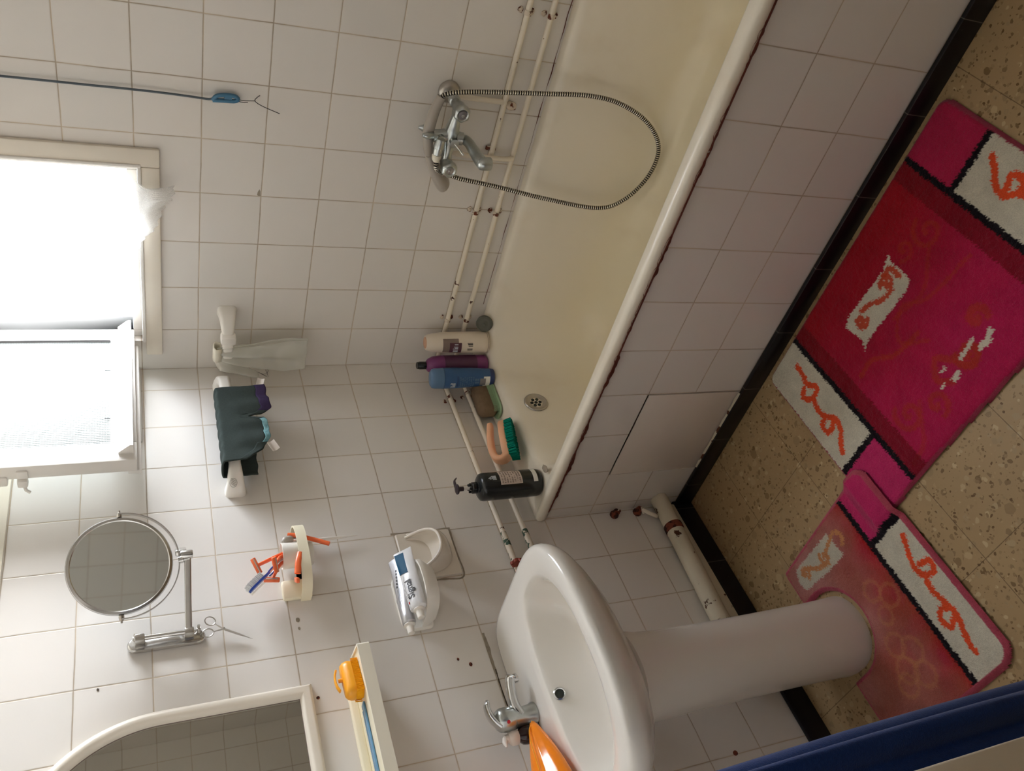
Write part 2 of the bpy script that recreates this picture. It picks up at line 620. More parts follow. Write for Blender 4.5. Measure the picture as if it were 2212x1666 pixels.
def tube(mb, pts, r, n=12, closed=False, cap=True, mtx=None, squash=(1.0, 1.0), phase=0.0):
    P, T, N = frames(pts, closed)
    rs = r if isinstance(r, (list, tuple)) else [r] * len(P)
    rings = []
    for p, t, nn, rr in zip(P, T, N, rs):
        b = t.cross(nn)
        rings.append([p + (nn * math.cos(a) * squash[0] + b * math.sin(a) * squash[1]) * rr for a in [phase + 2 * PI * k / n for k in range(n)]])
    return loft(mb, rings, cap, cap, True, closed, mtx)


def spline(pts, k=8, closed=False):
    P = [V(p) for p in pts]
    n = len(P)
    out = []
    for i in range(n if closed else n - 1):
        p0 = P[i - 1] if (i > 0 or closed) else P[0] * 2 - P[1]
        p1 = P[i]
        p2 = P[(i + 1) % n]
        p3 = P[(i + 2) % n] if (i + 2 < n or closed) else P[-1] * 2 - P[-2]
        for j in range(k):
            t = j / k
            out.append(0.5 * ((2 * p1) + (p2 - p0) * t + (2 * p0 - 5 * p1 + 4 * p2 - p3) * t * t + (3 * p1 - p0 - 3 * p2 + p3) * t ** 3))
    if not closed:
        out.append(P[-1].copy())
    return out


def lathe(mb, prof, n=28, mtx=None, sx=1.0, sy=1.0, cap0=True, cap1=True):
    rings = [[V((r * sx * math.cos(2 * PI * k / n), r * sy * math.sin(2 * PI * k / n), z)) for k in range(n)] for r, z in prof]
    return loft(mb, rings, cap0, cap1, True, False, mtx)


def at(loc, rz=0.0, rx_=0.0, ry_=0.0):
    return Matrix.Translation(loc) @ Matrix.Rotation(rz, 4, 'Z') @ Matrix.Rotation(ry_, 4, 'Y') @ Matrix.Rotation(rx_, 4, 'X')


def aim(loc, direction, upv=(0, 0, 1)):
    """Matrix whose local z runs along direction."""
    z = V(direction).normalized()
    u = V(upv)
    if abs(z.dot(u)) > 0.98:
        u = V((1, 0, 0)) if abs(z.x) < 0.9 else V((0, 1, 0))
    x = u.cross(z).normalized()
    y = z.cross(x)
    m = Matrix(((x.x, y.x, z.x, loc[0]), (x.y, y.y, z.y, loc[1]), (x.z, y.z, z.z, loc[2]), (0, 0, 0, 1)))
    return m


def prism(mb, poly, h0, h1, mtx=None, axis='Z', inset=0.0):
    """Extrude a 2D outline; a small inset chamfers both rims."""
    def ring(s, h):
        cx = sum(p[0] for p in poly) / len(poly)
        cy = sum(p[1] for p in poly) / len(poly)
        out = []
        for x, y in poly:
            dx, dy = x - cx, y - cy
            L = math.hypot(dx, dy) or 1
            k = (L - s) / L
            out.append(V((cx + dx * k, cy + dy * k, h)))
        return out
    if inset > 0:
        rs = [ring(inset, h0), ring(0, h0 + inset), ring(0, h1 - inset), ring(inset, h1)]
    else:
        rs = [ring(0, h0), ring(0, h1)]
    return loft(mb, rs, True, True, True, False, mtx)


def rrect(x0, x1, y0, y1, r, k=6):
    """Rounded rectangle outline, ccw; r one radius or four (x1y1, x0y1, x0y0, x1y0)."""
    rr = r if isinstance(r, (list, tuple)) else [r] * 4
    out = []
    for (cx, cy, a0, rad) in ((x1, y1, 0, rr[0]), (x0, y1, 90, rr[1]), (x0, y0, 180, rr[2]), (x1, y0, 270, rr[3])):
        ccx = cx - rad if cx == x1 else cx + rad
        ccy = cy - rad if cy == y1 else cy + rad
        for i in range(k + 1):
            a = math.radians(a0 + 90 * i / k)
            out.append((ccx + rad * math.cos(a), ccy + rad * math.sin(a)))
    return out


def sheet(mb, G, t=0.0015):
    """A grid of points made into a thin closed slab."""
    G = [[V(p) for p in row] for row in G]
    R, Cn = len(G), len(G[0])
    Nn = [[None] * Cn for _ in range(R)]
    for i in range(R):
        for j in range(Cn):
            a = G[min(i + 1, R - 1)][j] - G[max(i - 1, 0)][j]
            b = G[i][min(j + 1, Cn - 1)] - G[i][max(j - 1, 0)]
            c = a.cross(b)
            Nn[i][j] = c.normalized() if c.length > 1e-12 else V((0, 0, 1))
    vs = [G[i][j] + Nn[i][j] * t * 0.5 for i in range(R) for j in range(Cn)] + [G[i][j] - Nn[i][j] * t * 0.5 for i in range(R) for j in range(Cn)]
    o = R * Cn
    fs = []
    for i in range(R - 1):
        for j in range(Cn - 1):
            a, b, c, d = i * Cn + j, i * Cn + j + 1, (i + 1) * Cn + j + 1, (i + 1) * Cn + j
            fs.append((a, b, c, d))
            fs.append((o + d, o + c, o + b, o + a))
    for i in range(R - 1):
        for j in (0, Cn - 1):
            a, b = i * Cn + j, (i + 1) * Cn + j
            fs.append((a, b, o + b, o + a))
    for j in range(Cn - 1):
        for i in (0, R - 1):
            a, b = i * Cn + j, i * Cn + j + 1
            fs.append((a, b, o + b, o + a))
    return mb.add(vs, fs)


def text_mesh(s, size, mapper, bold=0.0):
    """Lettering as flat faces, each vertex placed by mapper(x, y)."""
    cu = bpy.data.curves.new('lettering', 'FONT')
    cu.body = s
    cu.size = size
    cu.align_x = 'LEFT'
    cu.offset = bold * size
    cu.resolution_u = 3
    o = bpy.data.objects.new('lettering', cu)
    COL.objects.link(o)
    bpy.context.view_layer.update()
    dg = bpy.context.evaluated_depsgraph_get()
    me = o.evaluated_get(dg).to_mesh()
    bm = bmesh.new()
    bm.from_mesh(me)
    bmesh.ops.triangulate(bm, faces=bm.faces)
    bmesh.ops.subdivide_edges(bm, edges=[e_ for e_ in bm.edges if e_.calc_length() > size * 0.25], cuts=2, use_grid_fill=False)
    bmesh.ops.triangulate(bm, faces=bm.faces)
    bm.verts.index_update()
    mb = MB()
    mb.add([mapper(v.co.x, v.co.y) for v in bm.verts], [[v.index for v in f.verts] for f in bm.faces])
    bm.free()
    o.evaluated_get(dg).to_mesh_clear()
    bpy.data.objects.remove(o)
    bpy.data.curves.remove(cu)
    return mb


def nz(p, s=1.0, seed=0.0):
    return mnoise(V((p[0] * s + seed, p[1] * s + seed * 1.7, p[2] * s - seed)))

# ------------------------------------------------------------------ the room
FLOOR_Z = 0.0
CEIL = 2.55
XW, YS = -1.79, -2.40                     # inner faces of the wall with the door and of the wall behind

struct('floor', box(MB(), (-3.1, -2.5, -0.06), (0.15, 0.12, 0.0)), 'terrazzo', smooth=False)
struct('ceiling', box(MB(), (-3.1, -2.5, CEIL), (0.15, 0.12, CEIL + 0.06)), 'plaster', smooth=False)
struct('wall_north', box(MB(), (-3.1, 0.0, 0.0), (0.15, 0.12, CEIL)), 'tile_north', smooth=False)
struct('wall_south', box(MB(), (-3.1, YS - 0.10, 0.0), (0.15, YS, CEIL)), 'tile_north', smooth=False)
# window wall with its opening
WY0, WY1, WZ0, WZ1 = -0.668, -0.110, 1.556, 2.20
mb = MB()
box(mb, (0, YS, 0), (0.15, 0, WZ0))
box(mb, (0, YS, WZ1), (0.15, 0, CEIL))
box(mb, (0, YS, WZ0), (0.15, WY0, WZ1))
box(mb, (0, WY1, WZ0), (0.15, 0, WZ1))
struct('wall_east', mb, 'tile_east', smooth=False)
# wall with the doorway the photo is taken from
mb = MB()
box(mb, (XW - 0.11, -0.885, 0), (XW, 0, CEIL))
box(mb, (XW - 0.11, YS, 0), (XW, -1.84, CEIL))
box(mb, (XW - 0.11, -1.84, 2.03), (XW, -0.885, CEIL))
struct('wall_west', mb, 'tile_east', smooth=False)
struct('wall_hall', box(MB(), (-3.1, YS, 0), (-3.0, 0, CEIL)), 'hall_paint', smooth=False)
mb = MB()
box(mb, (XW - 0.125, -0.905, 0), (XW + 0.002, -0.885, 2.05), 0.003)
box(mb, (XW - 0.125, -1.84, 0), (XW + 0.002, -1.82, 2.05), 0.003)
box(mb, (XW - 0.125, -1.82, 2.03), (XW + 0.002, -0.905, 2.05), 0.003)
struct('door_1', mb, 'paint_cream', 'cream door lining beside the blue towel')
# painted plaster above the tiles
mb = MB()
box(mb, (-1.79, -0.006, 1.862), (-0.004, 0.0, CEIL), 0.003)
struct('trim_1', mb, 'paint_cream', 'cream painted plaster above the tiles')
mb = MB()
box(mb, (-0.30, -0.012, 1.566), (-0.001, 0.0, 1.8605), 0.004)
struct('trim_2', mb, 'window_paint', 'white painted plaster patch behind the open casement')

# tiled bath front, with a removable panel
AX0, AX1 = -0.688, -0.660
PY0, PY1, PZ0, PZ1 = -0.484, -0.168, 0.055, 0.357
mb = MB()
box(mb, (AX0, -1.72, 0), (AX1, PY0, 0.499))
box(mb, (AX0, PY1, 0), (AX1, 0, 0.499))
box(mb, (AX0, PY0, PZ1), (AX1, PY1, 0.499))
box(mb, (AX0, PY0, 0), (AX1, PY1, PZ0))
struct('wall_apron', mb, 'tile_apron', 'tiled front of the bath', smooth=False)
mb = MB()
box(mb, (AX0 + 0.0008, PY0 + 0.0040, PZ0), (AX0 + 0.0040, PY1 - 0.0005, PZ1 - 0.0072), 0.0005)
o = obj('access_panel', mb, 'bottle_white')
M['panel'] = plain('plain_cream_panel', S(224, 215, 205), 0.3, var=0.02, scale=5)
o.data.materials[0] = M['panel']
tag(o, 'plain cream access panel set in the tiled bath front above the black skirting', 'panel')
# ragged filler along the panel's foot
mb = MB()
pts = []
for i in range(90):
    y = -0.478 + i * 0.0034
    pts.append((y, 0.0575 + 0.012 * max(0.0, nz((y, 0, 0), 34, 3)) + 0.004 * max(0, nz((y, 2, 0), 120, 1))))
G = [[(AX0 - 0.0012 - 0.0050 * k, y, 0.0555 + (z - 0.0555) * (1 - k)) for y, z in pts] for k in (0.0, 0.5, 1.0)]
sheet(mb, G, 0.0015)
o = obj('chipped_filler', mb, 'drain_paint')
tag(o, 'chipped white filler along the foot of the access panel', 'filler')

# black skirting tiles
mb = MB()
box(mb, (-0.700, -1.9, 0.0), (AX0, -0.012, 0.056), 0.0025)
struct('baseboard_apron', mb, 'black_tile', 'black tile skirting along the bath front')
mb = MB()
box(mb, (XW, -0.0125, 0.0), (-0.688, 0.0, 0.068), 0.003)
struct('baseboard_north', mb, 'black_tile', 'black tile skirting under the basin wall')

# repaired joints and chips in the tiling
def strip(name, pts, w, m, label, axis=1, dep=0.0012):
    mb = MB()
    P = spline(pts, 6)
    L, Rr = [], []
    for i, p in enumerate(P):
        q = P[min(i + 1, len(P) - 1)] - P[max(i - 1, 0)]
        n = V((-q.z, 0, q.x)) if axis == 1 else V((0, -q.z, q.y))
        n.normalize()
        k = w * (0.55 + 0.9 * abs(nz(p, 60, 2)))
        L.append(p + n * k)
        Rr.append(p - n * k)
    sheet(mb, [L, Rr], dep)
    return obj(name, mb, m)

o = strip('joint_filler', [(-1.018, -0.0006, 0.806), (-1.062, -0.0006, 0.806), (-1.104, -0.0006, 0.807), (-1.130, -0.0006, 0.806)], 0.0040, 'crack', '')
tag(o, 'grey cracked joint filler on the wall just above the basin', 'filler')
o = strip('joint_filler', [(-1.118, -0.0009, 0.8055), (-1.145, -0.0009, 0.8065), (-1.180, -0.0009, 0.8070), (-1.215, -0.0009, 0.8065)], 0.0018, 'crack_dark', '')
tag(o, 'dark thin crack in the wall joint behind the basin tap', 'crack')
o = strip('joint_filler', [(-0.688, -0.0006, 0.968), (-0.689, -0.0006, 0.90), (-0.688, -0.0006, 0.80)], 0.003, 'crack', '')
tag(o, 'grey filler line on the bath side of the ceramic soap recess', 'filler')
o = strip('joint_filler', [(-0.846, -0.0006, 0.96), (-0.848, -0.0006, 0.86), (-0.846, -0.0006, 0.805), (-0.77, -0.0006, 0.8035), (-0.69, -0.0006, 0.803)], 0.003, 'crack', '')
tag(o, 'grey filler line round the lower corner of the ceramic soap recess', 'filler')
for (x, z, r, m, lb) in ((-1.0935, 0.862, 0.0052, 'rust', 'rusty plugged screw hole in a tile above the basin, the one nearer the soap recess'),
                         (-1.075, 0.889, 0.0036, 'rust', 'small rusty screw hole in a tile above the basin'),
                         (-1.0, 1.665, 0.003, 'crack_dark', 'dark nail hole in the wall above the corner of the arched mirror'),
                         (-0.905, 1.243, 0.006, 'crack', 'grey filled hole in the tile below the tumbler holder, larger of two'),
                         (-0.928, 1.243, 0.0035, 'crack', 'grey filled hole in the tile below the tumbler holder, smaller of two')):
    mb = MB()
    prism(mb, [(r * (1 + 0.25 * nz((math.cos(a), math.sin(a), r * 90), 2.0)) * math.cos(a), r * 0.8 * math.sin(a)) for a in [2 * PI * k / 12 for k in range(12)]], -0.0005, 0.0012,
          aim((x, 0, z), (0, -1, 0)))
    tag(obj('wall_hole_mark', mb, m), lb, 'hole')
mb = MB()
prism(mb, [(0, 0), (-0.013, 0.001), (-0.019, 0.004), (-0.010, 0.008), (-0.002, 0.009), (0.0, 0.006)], -0.0004, 0.0006, Matrix(((0, 0, -1, 0.0), (1, 0, 0, -0.601), (0, 1, 0, 1.262), (0, 0, 0, 1))) )
o = obj('tile_chip', mb, 'crack')
tag(o, 'small brown chip at a tile corner left of the blue cord end', 'chip')

# ------------------------------------------------------------------ window
w = bpy.data.objects.new('window_1', None)
COL.objects.link(w)
w['kind'] = 'structure'
w['label'] = 'white painted window with one casement swung into the room'
w.location = (0, -0.39, WZ0)
bpy.context.view_layer.update()
mb = MB()                                  # architrave on the wall
box(mb, (-0.012, -0.715, 1.505), (0.0, WY0 + 0.002, 2.25), 0.004)
box(mb, (-0.012, WY0 + 0.002, 1.505), (0.0, -0.065, 1.548), 0.004)
box(mb, (-0.012, WY0 + 0.002, 2.2), (0.0, -0.065, 2.25), 0.004)
obj('architrave', mb, 'trim_paint', w)
mb = MB()                                  # raised bead round the opening
box(mb, (-0.016, WY0 + 0.001, 1.547), (0.004, -0.115, 1.5565), 0.003)
box(mb, (-0.016, WY0 - 0.006, 1.547), (0.004, WY0 + 0.003, 2.2), 0.003)
obj('bead', mb, 'window_paint', w)
mb = MB()                                  # fixed frame in the reveal
box(mb, (0.022, WY0, WZ0), (0.085, WY0 + 0.028, WZ1), 0.003)
box(mb, (0.022, WY1 - 0.022, WZ0), (0.085, WY1, WZ1), 0.003)
box(mb, (0.022, WY0 + 0.028, WZ0), (0.085, WY1 - 0.022, WZ0 + 0.024), 0.003)
box(mb, (0.022, WY0 + 0.028, WZ1 - 0.03), (0.085, WY1 - 0.022, WZ1), 0.003)
obj('fixed_frame', mb, 'window_paint', w)
mb = MB()
box(mb, (0.085, WY0, WZ0 - 0.01), (0.19, WY1, WZ0 + 0.012), 0.003)
obj('outer_sill', mb, 'window_paint', w)

CY0, CY1 = -0.130, -0.088                  # the casement stands square to the wall
CX0, CX1 = -0.478, 0.045
mb = MB()
box(mb, (CX0, CY0, 1.578), (-0.416, CY1, 2.17), 0.003)
box(mb, (-0.008, CY0, 1.578), (CX1, CY1, 2.17), 0.003)
box(mb, (-0.416, CY0, 1.578), (-0.008, CY1, 1.638), 0.003)
box(mb, (-0.416, CY0, 2.115), (-0.008, CY1, 2.17), 0.003)
cas = obj('casement', mb, 'window_paint', w)
mb = MB()                                  # weather bar along the foot, ends cut on the slant
poly = [(0.0, 0.0), (0.030, 0.0), (0.030, 0.008), (0.006, 0.034), (0.0, 0.034)]
loft(mb, [[V((x_, CY0 - a, 1.586 + b)) for a, b in poly] for x_ in (CX0 + 0.022 , 0.030)], True, True)
obj('weather_bar', mb, 'window_paint', cas)
mb = MB()
box(mb, (CX0 + 0.001, CY1 - 0.004, 1.569), (CX1, CY1 + 0.010, 1.60), 0.002)
obj('rebate_strip', mb, 'window_paint', cas)
mb = MB()
box(mb, (-0.420, -0.116, 1.634), (-0.004, -0.110, 2.12))
obj('pane', mb, 'frosted', cas)
mb = MB()                                  # putty line by the hinge side and little glazing pins
box(mb, (-0.0125, CY0 + 0.006, 1.640), (-0.0075, CY0 + 0.014, 2.112), 0.001)
obj('putty_line', mb, 'ink_grey', cas)
for x_ in (-0.133, -0.318):
    mb = MB()
    tube(mb, [(x_, -0.118, 1.636), (x_ - 0.003, -0.121, 1.652)], 0.0012, 6)
    obj('glazing_pin', mb, 'wire_dark', cas)
mb = MB()                                  # latch on the edge of the casement
box(mb, (CX0 - 0.007, -0.118, 1.812), (CX0, -0.094, 1.836), 0.003)
box(mb, (CX0 - 0.010, -0.088, 1.815), (CX0 + 0.012, -0.066, 1.837), 0.004)
tube(mb, [(CX0 - 0.004, -0.070, 1.824), (CX0 - 0.010, -0.058, 1.820), (CX0 - 0.012, -0.052, 1.812)], 0.004, 8)
obj('latch', mb, 'window_paint', cas)
mb = MB()
box(mb, (CX0 - 0.006, -0.10, 1.856), (CX0 + 0.016, -0.070, 1.888), 0.004)
obj('latch_keeper', mb, 'window_paint', cas)

# sheer net hanging in the opening, its lower corner blown in over the sill
def net_pt(s, t):
    # s across from the hinge-far jamb, t down
    y = -0.636
    if t < 0.72:
        k = t / 0.72
        z = 2.15 - (2.15 - 1.60) * k
        x = 0.055 + 0.006 * math.sin(17 * s) - 0.010 * k
        y = -0.638 + 0.21 * s
    else:
        k = (t - 0.72) / 0.28
        low = 1.472 + 0.100 * s ** 1.3        # slanting hem
        z = 1.60 + (low - 1.60) * k
        x = 0.045 - 0.085 * min(1.0, k * 2.2) + 0.008 * math.sin(15 * s + 3 * k) - 0.012 * math.sin(PI * k)
        y = -0.638 + 0.21 * s + 0.010 * math.sin(PI * k) * (1 - s) + 0.004 * k * math.sin(13 * s)
    if t > 0.97:
        z += 0.0035 * math.sin(70 * s)
    return V((x, y, z))

mb = MB()
G = [[net_pt(s / 44, t / 60) for s in range(45)] for t in range(61)]
sheet(mb, G, 0.0008)
net = obj('net_curtain', mb, 'net', sharp=180)
tag(net, 'white sheer net curtain end hanging out over the window sill', 'curtain')
mb = MB()
for k in range(7):
    a = net_pt(0.02 + 0.03 * k, 0.90)
    tube(mb, spline([net_pt(0.0, 0.74), a + V((-0.02, -0.012 - 0.003 * k, 0.014)), a + V((-0.01, -0.004 * k, -0.03))], 8), 0.0004, 5)
obj('loose_thread', mb, 'net', net)

# ------------------------------------------------------------------ bathtub
BX0, BX1, BY0, BY1 = -0.703, -0.001, -1.72, -0.001
RIM = 0.541
K = 12

def bring(x0, x1, y0, y1, z, r):
    return [V((x, y, z)) for x, y in rrect(x0, x1, y0, y1, r, K)]

tub = thing('bathtub', 'cream enamelled bathtub with a rusty front rim, built in beneath the window', 'bathtub', (-0.35, -0.85, 0.0))
rings = [
    bring(-0.672, BX1, BY0, BY1, 0.500, 0.012),
    bring(BX0, BX1, BY0, BY1, 0.514, 0.012),
    bring(BX0 - 0.003, BX1, BY0, BY1, 0.526, 0.012),
    bring(BX0 - 0.001, BX1, BY0, BY1, 0.5355, 0.012),
    bring(BX0 + 0.007, BX1, BY0, BY1, RIM, 0.014),
    bring(BX0 + 0.018, -0.010, BY0 + 0.03, BY1 - 0.01, RIM + 0.001, [0.02, 0.02, 0.02, 0.02]),
    bring(-0.668, -0.030, -1.60, -0.100, RIM - 0.001, [0.155, 0.12, 0.12, 0.155]),
    bring(-0.662, -0.036, -1.594, -0.107, RIM - 0.004, [0.155, 0.12, 0.12, 0.155]),
    bring(-0.656, -0.042, -1.588, -0.114, RIM - 0.011, [0.155, 0.12, 0.12, 0.155]),
    bring(-0.652, -0.047, -1.582, -0.119, RIM - 0.024, [0.155, 0.12, 0.12, 0.155]),
    bring(-0.645, -0.056, -1.57, -0.124, 0.46, [0.16, 0.13, 0.13, 0.16]),
    bring(-0.638, -0.064, -1.55, -0.129, 0.40, [0.17, 0.14, 0.14, 0.17]),
    bring(-0.628, -0.074, -1.50, -0.138, 0.32, [0.18, 0.15, 0.15, 0.18]),
    bring(-0.612, -0.090, -1.45, -0.152, 0.24, [0.18, 0.16, 0.16, 0.18]),
    bring(-0.590, -0.112, -1.41, -0.176, 0.195, [0.18, 0.16, 0.16, 0.18]),
    bring(-0.550, -0.150, -1.36, -0.222, 0.170, [0.17, 0.15, 0.15, 0.17]),
    bring(-0.480, -0.220, -1.28, -0.310, 0.162, [0.10, 0.10, 0.10, 0.10]),
]
for rg in rings:                              # the deck at the basin end lies a little lower than the front rim
    for p in rg:
        if p.z > 0.5:
            p.z -= 0.0125 * min(1, max(0, (p.x + 0.698) / 0.045)) * min(1, max(0, (p.y + 0.34) / 0.16))
mb = MB()
loft(mb, rings, False, True)
obj('tub_body', mb, 'enamel', tub, sharp=60)
# chipped rusty edge where the rim meets the tiles
mb = MB()
for side in range(2):
    ys = [-1.70 + i * 0.0042 for i in range(int(1.66 / 0.0042))]
    run = []
    for y in ys:
        h = nz((y, side * 4, 0), 16, 5.0) + 0.55 * nz((y, 3, 0), 60, 1.0)
        if side == 0:
            hh = 0.0045 + 0.0150 * max(0.0, h)
            run.append((y, 0.5155 + 0.0014 * nz((y, 0, 0), 90), 0.5105 - hh * 0.6))
        else:
            run.append((y, 0.5165 + max(-0.0030, 0.013 * h - 0.001), 0.5135))
    G = [[V((-0.7035 - (0.0006 if side == 0 else 0.0012), y, a)) for y, a, b in run], [V((-0.6985, y, b)) for y, a, b in run]]
    if side == 0:
        sheet(mb, G, 0.0016)
    else:
        sheet(mb, G, 0.0010)
obj('rust_edge', mb, 'rust_flake', tub)
# thin brown sealing line along the wall
mb = MB()
for dz, xx in ((0.0015, -0.0015),):
    pts = []
    for i in range(120):
        y = -1.30 + i * 0.0088
        k = 0.0011 * max(0.02, 0.15 + 1.2 * nz((y, 1, 0), 14, 2))
        pts.append((y, k))
    G = [[V((-0.0022, y, 0.543 + k + 0.002 * nz((y, 5, 0), 20))) for y, k in pts], [V((-0.0024, y, 0.5425 - k + 0.002 * nz((y, 5, 0), 20))) for y, k in pts]]
    sheet(mb, G, 0.0008)
obj('seal_line', mb, 'rust_flake', tub)
# overflow grille on the end wall
OV = V((-0.338, -0.1262, 0.441))
om = aim(OV + V((0, -0.0005, 0)), (0, -1, 0.08))
mb = MB()
om = om @ Matrix.Scale(1.12, 4)
lathe(mb, [(0.0335, -0.004), (0.0345, 0.0), (0.033, 0.0022), (0.029, 0.003), (0.0265, 0.0012), (0.018, -0.001), (0.0, -0.0014)], 32, om)
ov = obj('overflow_grille', mb, 'steel', tub)
for k in range(7):
    mb = MB()
    cx, cy = (0, 0) if k == 6 else (0.0122 * math.cos(PI / 6 + k * PI / 3), 0.0122 * math.sin(PI / 6 + k * PI / 3))
    prism(mb, [(cx + 0.0048 * math.cos(a), cy + 0.0048 * math.sin(a)) for a in [2 * PI * i / 12 for i in range(12)]], -0.0012, 0.0003, om)
    obj('grille_hole', mb, 'hole_dark', ov)
mb = MB()
for k in range(30):
    a = PI * 0.55 + k * 0.052
    r = 0.0345 + 0.0022 * max(0, nz((k, 0, 0), 0.35, 3))
    mb.add([om @ V((0.0325 * math.cos(a), 0.0325 * math.sin(a), 0.0012)), om @ V((r * math.cos(a), r * math.sin(a), 0.0012)),
            om @ V((r * math.cos(a + 0.054), r * math.sin(a + 0.054), 0.0012)), om @ V((0.0325 * math.cos(a + 0.054), 0.0325 * math.sin(a + 0.054), 0.0012))], [(0, 1, 2, 3)])
obj('chipped_rim', mb, 'crack_dark', ov)
# chip in the enamel by the front corner
mb = MB()
n_ = 20
cen = V((-0.640, -0.1620, 0.5385))
pl = [(0.017 * math.cos(2 * PI * k / n_) * (1 + 0.3 * nz((math.cos(2 * PI * k / n_), math.sin(2 * PI * k / n_), 0), 2)), 0.011 * math.sin(2 * PI * k / n_) * (1 + 0.3 * nz((math.cos(2 * PI * k / n_), math.sin(2 * PI * k / n_), 2), 2))) for k in range(n_)]
prism(mb, pl, -0.001, 0.0004, at(cen, 0.6))
obj('enamel_chip', mb, 'crack', tub)

# ------------------------------------------------------------------ water pipes
def pipe_thing(label, z, r, pts, clips, m='pipe_paint'):
    t = thing('water_pipe', label, 'pipe', (-0.02, -0.02, z))
    mb = MB()
    tube(mb, pts, r, 14)
    obj('pipe_run', mb, m, t, sharp=60)
    for (x, y, ax) in clips:
        mb = MB()
        out = V((-1, 0, 0)) if ax == 'E' else V((0, -1, 0))
        al = V((0, 1, 0)) if ax == 'E' else V((1, 0, 0))
        c = V((x, y, z))
        for sgn in (-1, 1):
            # two small ears with screws, above and below the pipe
            q = c + V((0, 0, sgn * (r + 0.008))) + out * 0.0006
            prism(mb, [(0.008 * math.cos(a) * (1 + 0.2 * math.sin(3 * a + z * 90)), 0.007 * math.sin(a)) for a in [2 * PI * k / 10 for k in range(10)]], 0.0, 0.004, aim(q, out))
            lathe(mb, [(0.004, 0.0), (0.004, 0.006), (0.0, 0.0078)], 10, aim(q, out))
        ring = []
        for k in range(9):
            a = PI * k / 8
            p0 = c + V((0, 0, math.cos(a) * (r + 0.0016))) + out * (0.012 + 0.009 + math.sin(a) * (r + 0.0016) - r * 0.6)
            ring.append(p0)
        sheet(mb, [[p - al * 0.006 for p in ring], [p + al * 0.006 for p in ring]], 0.0014)
        obj('clip', mb, 'clip', t)
    return t

def wall_run(z, r, xend, zj=0.0):
    off = r + 0.009
    pts = [V((-off, -2.35, z)), V((-off, -1.4, z + 0.001)), V((-off, -0.7, z - 0.001)), V((-off, -off - 0.035, z))]
    for k in range(1, 7):
        a = PI / 2 * k / 6
        pts.append(V((-off - 0.035 + 0.035 * math.cos(a), -off - 0.035 + 0.035 * math.sin(a), z)))
    pts += [V((-0.45, -off, z + 0.001)), V((-0.70, -off, z)), V((xend, -off, z + zj))]
    return pts

p1 = pipe_thing('upper cream painted water pipe round the bath corner, above its twin', 0.659, 0.0075, wall_run(0.659, 0.0075, -0.905), [(0, -1.17, 'E'), (0, -0.60, 'E'), (0, -0.20, 'E'), (-0.19, 0, 'N')])
p2 = pipe_thing('lower cream painted water pipe round the bath corner, just above the bath rim', 0.594, 0.0075, wall_run(0.594, 0.0075, -0.90), [(0, -1.17, 'E'), (0, -0.60, 'E'), (0, -0.20, 'E'), (-0.175, 0, 'N')])
# risers to the bath mixer, the upper pipe's with a blob of old sealant
mb = MB()
tube(mb, spline([(-0.0165, -0.936, 0.659), (-0.0165, -0.936, 0.70), (-0.0165, -0.937, 0.76), (-0.018, -0.94, 0.795), (-0.030, -0.942, 0.806)], 6), 0.0072, 12)
obj('riser', mb, 'pipe_paint', p1)
mb = MB()
tube(mb, spline([(-0.026, -0.782, 0.596), (-0.0335, -0.782, 0.625), (-0.0335, -0.782, 0.66), (-0.0320, -0.783, 0.74), (-0.024, -0.785, 0.79), (-0.030, -0.786, 0.806)], 6), 0.0072, 12)
obj('riser', mb, 'pipe_paint', p2)
mb = MB()
for (y, z) in ((-0.782, 0.659),):
    for s_ in (-1, 1):
        box(mb, (-0.012, y + s_ * 0.016 - 0.006, z - 0.014), (-0.002, y + s_ * 0.016 + 0.006, z + 0.016), 0.003)
obj('sealant_blob', mb, 'clip', p1)
mb = MB()
lathe(mb, [(0.0, -0.012), (0.008, -0.010), (0.012, 0.0), (0.011, 0.010), (0.006, 0.018), (0.0, 0.02)], 14, aim((-0.010, -0.925, 0.632), (0.05, -0.1, 1)))
obj('sealant_blob', mb, 'clip', p1)
# flaked ends and the red-painted fittings by the basin
for pr_, z in ((p1, 0.659), (p2, 0.594)):
    mb = MB()
    off = 0.0168
    tube(mb, [V((-0.735 - 0.0, -off, z)), V((-0.78, -off, z)), V((-0.845, -off, z))], [0.0086, 0.0092, 0.0086], 14)
    obj('flaking_stretch', mb, 'pipe_green', pr_)
mb = MB()
for k in range(6):
    a = 2 * PI * k / 6
    lathe(mb, [(0.0, -0.006), (0.0055, -0.004), (0.0062, 0.0), (0.0055, 0.004), (0.0, 0.006)], 10, aim((-0.847 - 0.004, -0.036 + 0.011 * math.sin(a), 0.664 + 0.013 * math.cos(a)), (1, 0, 0)))
lathe(mb, [(0.0, -0.007), (0.011, -0.006), (0.012, 0.0), (0.011, 0.006), (0.0, 0.007)], 14, aim((-0.849, -0.036, 0.664), (1, 0, 0)))
tube(mb, [(-0.850, -0.0168, 0.661), (-0.850, -0.038, 0.664)], 0.005, 10)
obj('valve_handle', mb, 'valve_red', p1)
mb = MB()
lathe(mb, [(0.0095, -0.02), (0.0105, -0.016), (0.0105, 0.01), (0.0075, 0.016)], 12, aim((-0.855, -0.0168, 0.594), (1, 0, 0)))
obj('fitting', mb, 'valve_red', p2)

